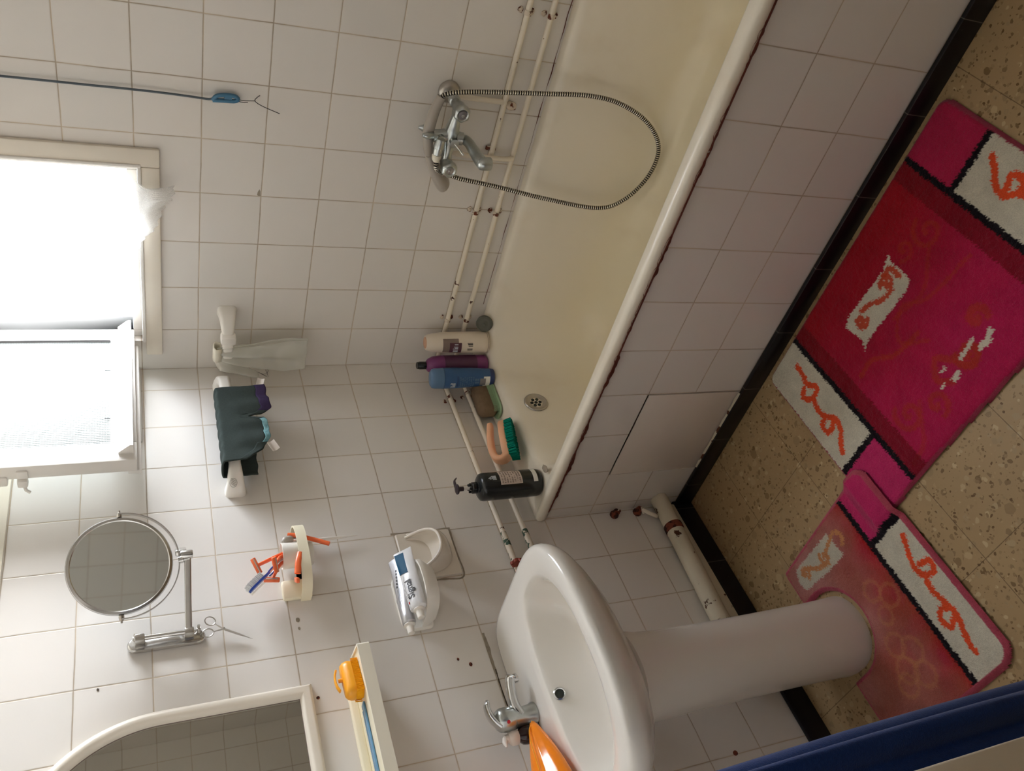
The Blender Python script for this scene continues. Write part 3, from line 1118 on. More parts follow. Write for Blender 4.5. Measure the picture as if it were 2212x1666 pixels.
# waste pipe along the foot of the wall
t = thing('waste_pipe', 'thick flaking cream waste pipe low on the basin wall', 'pipe', (-0.9, -0.05, 0.13))
mb = MB()
tube(mb, spline([(-0.689, -0.0345, 0.128), (-0.705, -0.0345, 0.128), (-0.80, -0.0345, 0.132), (-0.95, -0.0345, 0.140), (-1.12, -0.0345, 0.149), (-1.25, -0.0345, 0.153), (-1.30, -0.0345, 0.155)], 8), 0.0265, 20)
obj('pipe_run', mb, 'drain_paint', t, sharp=70)
mb = MB()
tube(mb, [(-0.790, -0.0345, 0.1316), (-0.793, -0.0345, 0.1317), (-0.812, -0.0345, 0.1327), (-0.815, -0.0345, 0.1329)], [0.0268, 0.0285, 0.0285, 0.0268], 20)
obj('rusty_joint', mb, 'rust', t)
mb = MB()
tube(mb, spline([(-0.716, -0.012, 0.186), (-0.722, -0.030, 0.196), (-0.740, -0.038, 0.190), (-0.748, -0.034, 0.172), (-0.745, -0.025, 0.160)], 6), 0.006, 10)
obj('hook_bracket', mb, 'pipe_paint', t)
mb = MB()
box(mb, (-1.16, -0.016, 0.0685), (-0.70, -0.0005, 0.098), 0.004)
struct('trim_3', mb, 'drain_paint', 'dirty mortar ledge under the waste pipe')
for lb, z, x in (('rusty capped pipe stub, upper of two by the bath front corner', 0.284, -0.708), ('rusty capped pipe stub, lower one just above the waste pipe', 0.203, -0.708)):
    t = thing('pipe_stub', lb, 'pipe stub', (x, -0.02, z))
    mb = MB()
    lathe(mb, [(0.013, 0.0), (0.014, 0.006), (0.011, 0.014), (0.010, 0.024), (0.0, 0.028)], 12, aim((x, -0.0, z), (-0.1, -1, -0.15)))
    obj('stub_body', mb, 'rust', t)
    mb = MB()
    lathe(mb, [(0.0, 0.0), (0.005, 0.001), (0.005, 0.005), (0.0, 0.006)], 10, aim((x - 0.005, -0.026, z - 0.006), (-0.3, -1, -0.3)))
    obj('screw_cap', mb, 'clip', t)

# ------------------------------------------------------------------ bath mixer
bm_ = thing('bath_mixer', 'old chrome bath mixer tap on the window wall above the bath', 'tap', (-0.08, -0.86, 0.81))
YA, YB, ZM = -0.941, -0.787, 0.812
mb = MB()
lathe(mb, [(0.030, 0.0), (0.030, 0.003), (0.024, 0.012), (0.016, 0.016), (0.0, 0.016)], 24, aim((-0.001, YA, ZM), (-1, 0, 0)))
obj('wall_flange', mb, 'steel', bm_)
mb = MB()
lathe(mb, [(0.027, 0.0), (0.027, 0.003), (0.022, 0.011), (0.014, 0.015), (0.0, 0.015)], 24, aim((-0.001, YB, ZM), (-1, 0, 0)))
obj('wall_flange', mb, 'steel', bm_)
mb = MB()
for y in (YA, YB):
    lathe(mb, [(0.0105, 0.0), (0.0105, 0.035), (0.0155, 0.036), (0.0155, 0.050), (0.012, 0.052), (0.012, 0.075), (0.017, 0.080), (0.017, 0.098), (0.0, 0.10)], 18, aim((-0.012, y, ZM), (-1, 0, 0)))
tube(mb, [(-0.092, YA + 0.004, ZM), (-0.090, YA + 0.025, ZM + 0.001), (-0.088, -0.885, ZM + 0.002), (-0.088, -0.865, ZM + 0.003), (-0.088, -0.845, ZM + 0.002), (-0.090, YB - 0.025, ZM + 0.001), (-0.092, YB - 0.004, ZM)], [0.0145, 0.0115, 0.018, 0.0225, 0.018, 0.0115, 0.0145], 20)
# raised neck that carries the cradle, and the spout socket below
tube(mb, [(-0.088, -0.862, ZM + 0.005), (-0.088, -0.860, ZM + 0.030), (-0.090, -0.858, ZM + 0.052)], [0.020, 0.015, 0.016], 18)
lathe(mb, [(0.017, 0.0), (0.0165, 0.016), (0.0, 0.018)], 18, aim((-0.094, -0.860, ZM - 0.012), (-0.25, 0, -1)))
obj('mixer_body', mb, 'worn_chrome', bm_, sharp=50)
for y in (YA, YB):
    mb = MB()
    fl = []
    n = 40
    rings = []
    for h, r0 in ((0.0, 0.015), (0.002, 0.0185), (0.006, 0.0205), (0.022, 0.0205), (0.027, 0.0185), (0.029, 0.0145), (0.0265, 0.0115), (0.0265, 0.0)):
        rings.append([V(((r0 + (0.0013 * math.cos(6 * 2 * PI * k / n) if 0.0155 < r0 else 0)) * math.cos(2 * PI * k / n), (r0 + (0.0013 * math.cos(6 * 2 * PI * k / n) if 0.0155 < r0 else 0)) * math.sin(2 * PI * k / n), h)) for k in range(n)])
    loft(mb, rings, True, False, mtx=aim((-0.110, y, ZM + 0.001), (-1, 0, 0.06)))
    kn = obj('tap_knob', mb, 'worn_chrome', bm_, sharp=50)
    mb = MB()
    lathe(mb, [(0.0115, 0.0), (0.0108, 0.003), (0.006, 0.0042), (0.0, 0.0042)] if y == YA else [(0.0108, 0.0), (0.0100, 0.0022), (0.0, 0.003)], 20, aim((-0.1362, y, ZM + 0.0026), (-1, 0, 0.06)))
    obj('knob_cap', mb, 'ink_grey' if y == YA else 'bright_chrome', kn)
    mb = MB()
    lathe(mb, [(0.0042, 0.0), (0.0042, 0.0018), (0.0, 0.0024)], 12, aim((-0.1398, y, ZM + 0.0028), (-1, 0, 0.06)))
    obj('knob_screw', mb, 'bright_chrome', kn)
mb = MB()
sp = spline([(-0.096, -0.860, ZM - 0.020), (-0.104, -0.860, ZM - 0.034), (-0.125, -0.861, ZM - 0.038), (-0.160, -0.863, ZM - 0.037), (-0.205, -0.865, ZM - 0.036), (-0.236, -0.866, ZM - 0.038)], 8)
tube(mb, sp, [0.0125 + 0.0055 * (i / (len(sp) - 1)) for i in range(len(sp))], 20, squash=(0.82, 1.0))
lathe(mb, [(0.0165, -0.024), (0.0165, -0.004), (0.014, 0.004), (0.009, 0.0085), (0.0, 0.010)], 20, aim((-0.236, -0.866, ZM - 0.034), (-0.1, 0, 1)))
obj('spout', mb, 'worn_chrome', bm_, sharp=60)
mb = MB()
lathe(mb, [(0.010, 0.0), (0.010, 0.012), (0.0115, 0.014), (0.0115, 0.018), (0.0, 0.020)], 18, aim((-0.106, -0.857, ZM + 0.001), (-1, 0, 0)))
dv = obj('diverter', mb, 'worn_chrome', bm_)
mb = MB()
tube(mb, [(-0.124, -0.857, ZM + 0.001), (-0.134, -0.848, ZM - 0.010), (-0.142, -0.837, ZM - 0.022)], [0.0022, 0.0022, 0.0030], 10)
obj('diverter_pin', mb, 'bright_chrome', dv)
mb = MB()                                   # forked cradle
for s_ in (-1, 1):
    pts = spline([(-0.090, -0.860, ZM + 0.045), (-0.086 + s_ * 0.012, -0.862, ZM + 0.055), (-0.086 + s_ * 0.020, -0.864, ZM + 0.068), (-0.086 + s_ * 0.021, -0.865, ZM + 0.084)], 6)
    tube(mb, pts, [0.0062] * (len(pts) - 4) + [0.0052, 0.0045, 0.0038, 0.003], 12, squash=(1.0, 1.5))
obj('cradle', mb, 'worn_chrome', bm_)
mb = MB()                                   # shower outlet, turned towards the basin wall
tube(mb, [(-0.108, -0.858, ZM + 0.034), (-0.110, -0.846, ZM + 0.036), (-0.111, -0.835, ZM + 0.037), (-0.111, -0.8345, ZM + 0.037), (-0.112, -0.818, ZM + 0.038)], [0.012, 0.013, 0.013, 0.0115, 0.0115], 16)
tube(mb, [(-0.094, -0.859, ZM + 0.034), (-0.110, -0.857, ZM + 0.034)], [0.011, 0.012], 16)
obj('shower_outlet', mb, 'worn_chrome', bm_)
mb = MB()
tube(mb, [(-0.112, -0.818, ZM + 0.038), (-0.112, -0.814, ZM + 0.038), (-0.113, -0.806, ZM + 0.0375), (-0.113, -0.800, ZM + 0.036)], [0.0115, 0.0125, 0.0115, 0.0085], 16)
obj('outlet_nut', mb, 'cream_plastic', bm_)

# hand shower resting in the cradle, with its hose
hs = thing('hand_shower', 'grey hand shower lying in the mixer cradle, its ribbed metal hose looped into the bath', 'shower head', (-0.086, -0.86, 0.87))
mb = MB()
hp = spline([(-0.078, -0.957, 0.857), (-0.080, -0.920, 0.868), (-0.084, -0.880, 0.874), (-0.084, -0.845, 0.872), (-0.076, -0.810, 0.862), (-0.068, -0.785, 0.848)], 6)
nh = len(hp)
tube(mb, hp, [0.0115 + 0.0030 * math.sin(PI * min(1, i / nh * 1.2)) for i in range(nh)], 18)
obj('handle', mb, 'grey_plastic', hs, sharp=60)
mb = MB()
for i_ in (14,):
    tube(mb, [hp[i_ - 1], hp[i_], hp[i_ + 1]], [0.0136, 0.0139, 0.0136], 18)
obj('handle_ring', mb, 'taupe_label', hs)
mb = MB()
hd = spline([(-0.072, -0.800, 0.858), (-0.063, -0.772, 0.842), (-0.056, -0.740, 0.820), (-0.052, -0.712, 0.800), (-0.050, -0.700, 0.790)], 6)
nr_ = len(hd)
rr_ = [0.014 + 0.014 * math.sin(PI * 0.62 * i / (nr_ - 1)) if i < nr_ - 1 else 0.012 for i in range(nr_)]
tube(mb, hd, rr_, 22, squash=(0.72, 1.15))
obj('spray_head', mb, 'grey_plastic', hs, sharp=60)
mb = MB()
prism(mb, [(0.024 * math.cos(2 * PI * k / 24), 0.032 * math.sin(2 * PI * k / 24)) for k in range(24)], 0.0, 0.005, aim((-0.046, -0.728, 0.797), (-0.35, 0.25, -1), (0, 1, 0)), inset=0.0015)
obj('spray_plate', mb, 'ink_grey', hs)
hose_pts = [(-0.113, -0.800, 0.848), (-0.113, -0.786, 0.846), (-0.106, -0.770, 0.836), (-0.096, -0.757, 0.815), (-0.090, -0.748, 0.785), (-0.092, -0.742, 0.755), (-0.098, -0.730, 0.650),
            (-0.108, -0.709, 0.498), (-0.122, -0.699, 0.335), (-0.130, -0.737, 0.262), (-0.134, -0.820, 0.216), (-0.132, -0.906, 0.218), (-0.126, -0.972, 0.280), (-0.118, -1.012, 0.380),
            (-0.112, -1.020, 0.477), (-0.104, -1.008, 0.590), (-0.098, -0.992, 0.740), (-0.092, -0.980, 0.815), (-0.085, -0.969, 0.845), (-0.078, -0.957, 0.857)]
hp2 = spline(hose_pts, 40)
# even spacing, then ribs of real depth
acc = [0.0]
for a, b in zip(hp2, hp2[1:]):
    acc.append(acc[-1] + (b - a).length)
step = 0.0016
tot = acc[-1]
npt = int(tot / step)
even, j = [], 0
for i in range(npt + 1):
    s_ = tot * i / npt
    while j < len(acc) - 2 and acc[j + 1] < s_:
        j += 1
    f = (s_ - acc[j]) / max(1e-9, acc[j + 1] - acc[j])
    even.append(hp2[j].lerp(hp2[j + 1], f))
mb = MB()
for i in range(0, len(even) - 3, 4):
    tube(mb, [even[i], even[i + 1], even[i + 2]], [0.0061, 0.0070, 0.0061], 10)
M['hose'] = plain('ribbed_hose_metal', (0.62, 0.58, 0.50, 1), 0.25, 1.0, var=0.05, scale=60)
o = obj('hose', mb, 'hose', hs, sharp=40)
mb = MB()
tube(mb, even[::2], 0.0056, 10)
M['hose_core'] = plain('hose_groove_shade', S(30, 24, 18), 0.8, 0.0)  # dark core colour stands in for shade in the grooves between ribs
obj('groove_shade_core', mb, 'hose_core', o)

# ------------------------------------------------------------------ towel rails (moulded white plastic)
def rail_mesh(L, h0=0.054, h1=0.030, out=0.066):
    """Local frame: x along the wall, y out of the wall (negative), z up; from x=0 to L."""
    path = [(0.004, 0.0), (0.006, -0.018), (0.014, -0.034), (0.030, -0.050), (0.050, -0.061), (0.075, -out), (L / 2, -out - 0.004),
            (L - 0.075, -out), (L - 0.050, -0.061), (L - 0.030, -0.050), (L - 0.014, -0.034), (L - 0.006, -0.018), (L - 0.004, 0.0)]
    rings = []
    n = len(path)
    for i, (x, y) in enumerate(path):
        a = path[max(i - 1, 0)]
        b = path[min(i + 1, n - 1)]
        tx, ty = b[0] - a[0], b[1] - a[1]
        l = math.hypot(tx, ty)
        tx, ty = tx / l, ty / l
        if i == 0 or i == n - 1:
            nx, ny = (1, 0) if i == 0 else (-1, 0)
            nx, ny = (-1, 0) if i == 0 else (1, 0)
        else:
            nx, ny = ty, -tx
        e_ = min(i, n - 1 - i) / 4.0
        k = min(1.0, e_)
        h = h0 + (h1 - h0) * k
        w = 0.040 + (0.024 - 0.040) * k
        prof = rrect(-w / 2, w / 2, -h / 2, h / 2, min(w, h) * 0.32, 4)
        off = 0.0
        if i in (0, n - 1):
            off = -0.018
        rings.append([V((x + nx * (p - w * 0.0) , y + ny * p, q)) for p, q in prof])
    mb = MB()
    loft(mb, rings, True, True)
    return mb

def leaf_emblem(mb, mtx, s=1.0):
    pts = [V((0.012 * s * math.cos(a), 0.009 * s * math.sin(a), 0)) for a in [2 * PI * k / 24 for k in range(24)]]
    tube(mb, pts, 0.0005 * s, 5, True, mtx=mtx)
    for k in range(4):
        x = -0.007 * s + 0.0045 * s * k
        tube(mb, spline([(x - 0.003 * s, -0.0065 * s, 0), (x + 0.001 * s, 0.0, 0), (x + 0.0055 * s, 0.006 * s, 0)], 4), 0.0005 * s, 5, mtx=mtx)

tr = thing('towel_rail', 'white plastic towel rail on the basin wall with a dark green garment over it', 'towel rail', (-0.29, 0, 1.344))
obj('rail', rail_mesh(0.415).moved(at((-0.500, -0.0006, 1.346))), 'white_plastic', tr, sharp=50)
mb = MB()
leaf_emblem(mb, aim((-0.5015, -0.0440, 1.353), (-0.8, -0.6, 0.05), (0, 0, 1)))
obj('leaf_emblem', mb, 'emblem_line', tr)
tr2 = thing('towel_rail', 'short white plastic rail on the window wall holding a milky plastic bag', 'towel rail', (0, -0.13, 1.33))
m2 = Matrix(((0, 1, 0, -0.0006), (1, 0, 0, -0.222), (0, 0, 1, 1.335), (0, 0, 0, 1)))
m2 = Matrix(((0, 1, 0, 0), (-1, 0, 0, 0), (0, 0, 1, 0), (0, 0, 0, 1)))
obj('rail', rail_mesh(0.196).moved(Matrix.Translation((-0.0006, -0.026, 1.333)) @ m2), 'white_plastic', tr2, sharp=50)
mb = MB()
for y_ in (-0.172,):
    box(mb, (-0.086, y_ - 0.013, 1.312), (-0.052, y_ + 0.013, 1.354), 0.006)
obj('clamp', mb, 'white_plastic', tr2)

# garment draped over the long rail
def drape(x, t, zb_front, zb_back, yb=-0.043, yf=-0.0925, ztop=1.372):
    yb = yb + 0.014 * min(1, max(0, (-x - 0.415) / 0.04))
    """t 0..1 from the back hem over the rail to the front hem."""
    Lb = ztop - zb_back
    Lf = ztop - zb_front
    arc = 0.05
    tot = Lb + arc + Lf
    s = t * tot
    if s < Lb:
        return (yb, zb_back + s)
    if s < Lb + arc:
        a = PI * (s - Lb) / arc
        return ((yb + yf) / 2 + (yb - yf) / 2 * math.cos(a), ztop + 0.005 * math.sin(a))
    return (yf, ztop - (s - Lb - arc))

def hem_z(x):
    pts = [(-0.190, 1.243), (-0.235, 1.241), (-0.280, 1.235), (-0.298, 1.262), (-0.312, 1.300), (-0.326, 1.262), (-0.340, 1.250), (-0.405, 1.252), (-0.432, 1.272), (-0.462, 1.306), (-0.468, 1.320)]
    for (a, za), (b, zb) in zip(pts, pts[1:]):
        if b <= x <= a:
            return za + (zb - za) * (a - x) / (a - b)
    return pts[0][1] if x > -0.19 else pts[-1][1]

def gpt(x, t):
    y, z = drape(x, t, hem_z(x), 1.285)
    k = max(0.0, (1.35 - z) / 0.11)
    y += -0.006 * k * math.sin(x * 95 + 1.5) * (1 if y < -0.065 else 0.2) + 0.004 * nz((x, z, 0), 30, 2) * k
    if y < -0.0655:
        y -= 0.012 * k * (1 if x > -0.312 else 0.8) * math.exp(-((x + (0.25 if x > -0.312 else 0.38)) / 0.06) ** 2)
    slant = -0.03 * (1.36 - z) / 0.12 * (1 if x < -0.25 else 0.6)
    return V((x + (-0.004 * k if x > -0.3 else 0.004 * k) + 0.002 * nz((x, z, 5), 50), y, z + 0.0015 * math.sin(x * 160)))

garment = thing('small_garment', 'dark green knitted garment with purple and teal hems hanging over the long towel rail', 'clothing', (-0.33, -0.07, 1.37))
xs = [-0.190 - 0.278 * i / 90 for i in range(91)]
mb = MB()
NTT = 56
TH = 0.90
sheet(mb, [[gpt(x, (0.95 if -0.416 < x < -0.329 else TH) * j / NTT) for j in range(NTT + 1)] for x in xs], 0.004)
obj('fabric', mb, 'garment', garment, sharp=180)
for nm, m_, xa, xb in (('purple_hem', 'purple_hem', -0.190, -0.288), ('teal_hem', 'teal_hem', -0.330, -0.415), ('side_hem', 'garment', -0.288, -0.330), ('side_hem', 'garment', -0.415, -0.468)):
    mb = MB()
    t0 = 0.945 if nm == 'teal_hem' else 0.895
    sheet(mb, [[gpt(xa + (xb - xa) * i / 30, t0 + (1.0 - t0) * j / 6) + V((0, -0.0004, 0.0)) for j in range(7)] for i in range(31)], 0.0046)
    obj(nm, mb, m_, garment, sharp=180)
for cx, cz, wx, wz, rot in ((-0.428, 1.247, 0.014, 0.011, 0.5), (-0.176, 1.252, 0.011, 0.010, -0.3)):
    mb = MB()
    G = []
    for i in range(6):
        row = []
        for j in range(6):
            u_, v_ = (i / 5 - 0.5) * 2 * wx, (j / 5 - 0.5) * 2 * wz
            row.append(V((cx + u_ * math.cos(rot) - v_ * math.sin(rot), -0.096 - 0.008 * (i / 5) + 0.004 * math.sin(3 * j / 5), cz + u_ * math.sin(rot) + v_ * math.cos(rot))))
        G.append(row)
    sheet(mb, G, 0.0008)
    obj('cloth_tag', mb, 'tag', garment)

# milky bag hanging on the short rail
bag = thing('plastic_bag', 'crumpled milky plastic bag hung over the short rail in the corner', 'bag', (-0.08, -0.11, 1.36))
def bagpt(s, t, side):
    # s 0..1 across, t 0..1 down
    zt, zb_ = 1.362, 1.108
    z = zt + (zb_ - zt) * t
    k = min(1.0, t / 0.75) ** 1.3
    y0 = -0.140 + (-0.172 + 0.140) * k
    y1 = -0.098 + (-0.062 + 0.098) * k
    y = y0 + (y1 - y0) * s
    fold = 0.013 * (1 - 0.75 * t) * math.sin(11 * s + 2.2 + side) * (0.2 + min(1, t * 4))
    x = -0.079 - fold - 0.008 * math.sin(PI * t) * side + 0.004 * nz((s * 4, t * 6, side), 1.0)
    if t < 0.06:
        x += 0.016 * (1 - t / 0.06) * (0.4 if side > 0 else -0.2)
    return V((x, y, z))
for side, nm in ((1, 'front_film'), (-1, 'back_film')):
    mb = MB()
    sheet(mb, [[bagpt(i / 28, j / 50, side) + V((0.012 if side < 0 else 0, 0, 0)) for j in range(51)] for i in range(29)], 0.0007)
    obj(nm, mb, 'plastic_film', bag, sharp=180)
mb = MB()
G = []
for i in range(19):
    s = i / 18
    row = []
    for j in range(31):
        t = j / 30
        z = 1.356 - 0.112 * t
        y = -0.076 + 0.030 * t + (s - 0.5) * 0.034 * (1 - 0.1 * t) * math.sqrt(max(0.0, 1 - (max(0, t - 0.8) / 0.2) ** 2) + 0.02)
        x = -0.076 - 0.016 * math.sin(PI * s) - 0.010 * t + 0.003 * nz((s * 3, t * 5, 3), 1.2)
        row.append(V((x, y, z)))
    G.append(row)
mb = MB()
sheet(mb, G, 0.0012)
obj('rolled_flap', mb, 'plastic_film', bag, sharp=180)
mb = MB()
for k in range(4):
    tube(mb, spline([(-0.082, -0.052, 1.246), (-0.084, -0.045 + 0.004 * k, 1.228 - 0.004 * k), (-0.082, -0.058, 1.215 + 0.003 * k), (-0.080, -0.066 - 0.003 * k, 1.232)], 6), 0.0004, 5)
obj('loose_thread', mb, 'wire_dark', bag)
mb = MB()
G = [[V((-0.0665 - 0.0095 * t, y0 + (y1 - y0) * s, z)) for s in (0, 0.33, 0.66, 1)] for (t, y0, y1, z) in ((-1.0, -0.145, -0.092, 1.352), (-1.8, -0.145, -0.092, 1.366), (-0.6, -0.144, -0.093, 1.3715), (0.9, -0.143, -0.094, 1.3715), (2.0, -0.142, -0.095, 1.366), (1.4, -0.141, -0.096, 1.350))]
obj('bag_neck', sheet(MB(), G, 0.004), 'cream_plastic', bag, sharp=180)

# ------------------------------------------------------------------ bottles on the bath corner
DECK = 0.5296

def wrap_label(mb, fr, z0, z1, a0, a1, n=18, lift=0.0006, k=6):
    """Curved label on a body given by fr(z, angle) -> point and outward shift."""
    G = [[fr(z0 + (z1 - z0) * j / k, a0 + (a1 - a0) * i / n, lift) for j in range(k + 1)] for i in range(n + 1)]
    return sheet(mb, G, 0.0005)

def body_fn(cx, cy, z0, prof, sx, sy, rz):
    """Radius profile sampled at height; elliptical section turned by rz."""
    def f(z, a, lift=0.0):
        h = z - z0
        r = prof[-1][0]
        for (ra, ha), (rb, hb) in zip(prof, prof[1:]):
            if ha <= h <= hb:
                r = ra + (rb - ra) * (h - ha) / max(1e-9, hb - ha)
                break
        x, y = (r * sx + lift) * math.cos(a), (r * sy + lift) * math.sin(a)
        return V((cx + x * math.cos(rz) - y * math.sin(rz), cy + x * math.sin(rz) + y * math.cos(rz), z))
    return f

CAMDIR = math.atan2(-1.64, -1.85)          # bearing from the bath corner to the doorway

def print_row(f, zc, h, a0, a1, mat_, parent, name='print', lift=0.0011, n=9, seed=1):
    """A row of tiny illegible print, as the photo shows it: short strokes of uneven width and height."""
    rd = random.Random(seed)
    mb = MB()
    a = a0
    w_ = (a1 - a0) / n
    for k in range(n):
        if rd.random() < 0.16:
            a += w_
            continue
        hh = h * rd.uniform(0.55, 1.0)
        ww = w_ * rd.uniform(0.35, 0.8)
        sheet(mb, [[f(zc + hh * j, a + ww * i / 2, lift) for j in range(3)] for i in range(3)], 0.0003)
        a += w_
    return obj(name, mb, mat_, parent, smooth=False)

# pearly white bottle
t = thing('shampoo_bottle', 'pearly white bottle with a plum label, between the dark round plug and the purple bottle', 'bottle', (-0.072, -0.150, DECK), 'bottles in the bath corner')
prof = [(0.026, 0.0), (0.0295, 0.003), (0.0305, 0.02), (0.030, 0.10), (0.0285, 0.16), (0.026, 0.19), (0.0225, 0.206), (0.020, 0.212), (0.0, 0.212)]
fW = body_fn(-0.078, -0.156, DECK, prof, 1.15, 0.85, CAMDIR + PI / 2 + 0.1)
mb = MB()
lathe(mb, prof, 36, at((-0.078, -0.156, DECK), CAMDIR + PI / 2 + 0.1), 1.15, 0.85)
obj('body', mb, 'bottle_white', t, sharp=60)
mb = MB()
lathe(mb, [(0.0185, 0.0), (0.017, 0.002), (0.009, 0.0032), (0.0, 0.0034)], 28, at((-0.078, -0.156, DECK + 0.212), CAMDIR + PI / 2 + 0.1), 1.0, 0.85)
obj('cap', mb, 'peach_top', t)
mb = MB()
tube(mb, [fW(DECK + 0.006, a, 0.0002) for a in [2 * PI * k / 40 for k in range(40)]], 0.0006, 5, True)
obj('base_seam', mb, 'taupe_label', t)
aF = -PI / 2                                    # the side that looks to the doorway
obj('label', wrap_label(MB(), fW, DECK + 0.108, DECK + 0.160, aF - 1.25, aF + 0.25), 'taupe_label', t)
obj('label_panel', wrap_label(MB(), fW, DECK + 0.098, DECK + 0.138, aF - 1.25, aF - 0.15, lift=0.0011), 'plum_label', t)
print_row(fW, DECK + 0.060, 0.011, aF - 0.9, aF - 0.1, 'ink', t, n=6, seed=3)
print_row(fW, DECK + 0.110, 0.009, aF - 1.1, aF - 0.25, 'ink_white', t, lift=0.0018, n=8, seed=5)

# purple bottle with a black flip cap
t = thing('shampoo_bottle', 'purple bottle with a narrow black cap, behind the blue bottle', 'bottle', (-0.125, -0.075, DECK), 'bottles in the bath corner')
prof = [(0.026, 0.0), (0.030, 0.004), (0.031, 0.015), (0.031, 0.165), (0.0285, 0.184), (0.021, 0.199), (0.012, 0.206), (0.0, 0.207)]
cxp, cyp = -0.112, -0.090
fP = body_fn(cxp, cyp, DECK, prof, 1.0, 1.0, CAMDIR)
mb = MB()
lathe(mb, prof, 36, at((cxp, cyp, DECK), CAMDIR))
obj('body', mb, 'bottle_purple', t, sharp=60)
mb = MB()
lathe(mb, [(0.011, 0.0), (0.0125, 0.001), (0.0125, 0.022), (0.0115, 0.0235), (0.0108, 0.030), (0.0, 0.0275)], 20, at((cxp, cyp, DECK + 0.2055), CAMDIR))
obj('cap', mb, 'black_plastic', t)
obj('label', wrap_label(MB(), fP, DECK + 0.040, DECK + 0.150, -1.35, 1.35, n=26), 'purple_label', t)

# blue bottle, wider at the top
t = thing('shampoo_bottle', 'blue bottle that tapers to its foot, frontmost of the trio in the bath corner', 'bottle', (-0.19, -0.10, DECK), 'bottles in the bath corner')
cxb, cyb = -0.186, -0.100
rzb = CAMDIR + PI / 2 - 0.12
prof = [(0.0195, 0.0), (0.0235, 0.003), (0.0250, 0.02), (0.0280, 0.07), (0.0300, 0.13), (0.0305, 0.172)]
fB = body_fn(cxb, cyb, DECK, prof, 1.10, 0.78, rzb)
mb = MB()
lathe(mb, prof + [(0.0, 0.172)], 40, at((cxb, cyb, DECK), rzb), 1.10, 0.78)
obj('body', mb, 'bottle_blue', t, sharp=60)
mb = MB()
lathe(mb, [(0.0306, 0.0), (0.0300, 0.004), (0.0293, 0.026), (0.0275, 0.0345), (0.021, 0.040), (0.0, 0.0415)], 40, at((cxb, cyb, DECK + 0.1728), rzb), 1.10, 0.78)
obj('cap', mb, 'blue_cap', t, sharp=60)
mb = MB()
lathe(mb, [(0.0198, 0.0), (0.0239, 0.003), (0.0252, 0.014), (0.0250, 0.016)], 40, at((cxb, cyb, DECK), rzb), 1.105, 0.786)
obj('foot_band', mb, 'blue_dark', t, sharp=60)
aF = -PI / 2
obj('label', wrap_label(MB(), fB, DECK + 0.018, DECK + 0.040, aF - 1.2, aF + 0.15), 'label_white', t)
obj('barcode', wrap_label(MB(), fB, DECK + 0.033, DECK + 0.053, aF - 0.95, aF - 0.05, lift=0.0011), 'ink_grey', t)
for k in range(2):
    for j_ in range(2):
        obj('label_icon', wrap_label(MB(), fB, DECK + 0.056 + 0.008 * k, DECK + 0.0625 + 0.008 * k, aF - 0.28 - 0.32 * j_, aF - 0.05 - 0.32 * j_, n=4, lift=0.0010), 'blue_cap', t)
obj('label_mark', wrap_label(MB(), fB, DECK + 0.128, DECK + 0.1305, aF - 1.0, aF + 0.25, lift=0.0008), 'blue_dark', t)
print_row(fB, DECK + 0.136, 0.0075, aF - 0.95, aF - 0.40, 'ink_white', t, n=6, seed=6)
print_row(fB, DECK + 0.146, 0.004, aF - 0.95, aF - 0.40, 'ink_white', t, n=9, seed=7)
for k in range(7):
    print_row(fB, DECK + 0.074 + 0.0072 * k, 0.0028, aF - 0.95, aF + 0.15, 'blue_cap', t, n=18, seed=10 + k)

# black pump bottle on the front corner of the deck
cx, cy = -0.627, -0.090
DK = DECK
DECK = DK + 0.0025
t = thing('pump_bottle', 'black pump dispenser with a pale label on the front corner of the bath rim', 'bottle', (cx, cy, DECK))
prof = [(0.033, 0.0), (0.0375, 0.0035), (0.0395, 0.012), (0.0395, 0.172), (0.0375, 0.180), (0.030, 0.185), (0.0165, 0.188), (0.015, 0.192), (0.0, 0.192)]
rzk = CAMDIR + 0.25
fK = body_fn(cx, cy, DECK, prof, 1, 1, rzk)
mb = MB()
lathe(mb, prof, 40, at((cx, cy, DECK), rzk))
obj('body', mb, 'black_plastic', t, sharp=50)
mb = MB()
n = 36
rings = []
for h, r0 in ((0.0, 0.0150), (0.002, 0.0160), (0.014, 0.0160), (0.016, 0.0140), (0.021, 0.0135), (0.021, 0.0)):
    rings.append([V(((r0 + (0.0005 * (k % 2))) * math.cos(2 * PI * k / n), (r0 + (0.0005 * (k % 2))) * math.sin(2 * PI * k / n), h)) for k in range(n)])
loft(mb, rings, True, False, mtx=at((cx, cy, DECK + 0.190)))
for k in range(5):
    a = 2 * PI * k / 5
    box(mb, (-0.003, -0.002, 0.0), (0.003, 0.002, 0.005), 0.001, mtx=at((cx + 0.0105 * math.cos(a), cy + 0.0105 * math.sin(a), DECK + 0.210), a))
obj('collar', mb, 'black_plastic', t)
mb = MB()
lathe(mb, [(0.0040, 0.0), (0.0040, 0.024)], 12, at((cx, cy, DECK + 0.210)))
obj('pump_stem', mb, 'water', t)
mb = MB()
lathe(mb, [(0.0066, 0.0), (0.0066, 0.012), (0.010, 0.0135), (0.0145, 0.0165), (0.0145, 0.0195), (0.009, 0.0225), (0.0, 0.023)], 20, at((cx, cy, DECK + 0.230)))
nd = V((0.88, 0.10, 0)).normalized()
nt_ = spline([V((cx, cy, DECK + 0.248)) , V((cx, cy, DECK + 0.2485)) + nd * 0.014, V((cx, cy, DECK + 0.246)) + nd * 0.032, V((cx, cy, DECK + 0.237)) + nd * 0.044], 6)
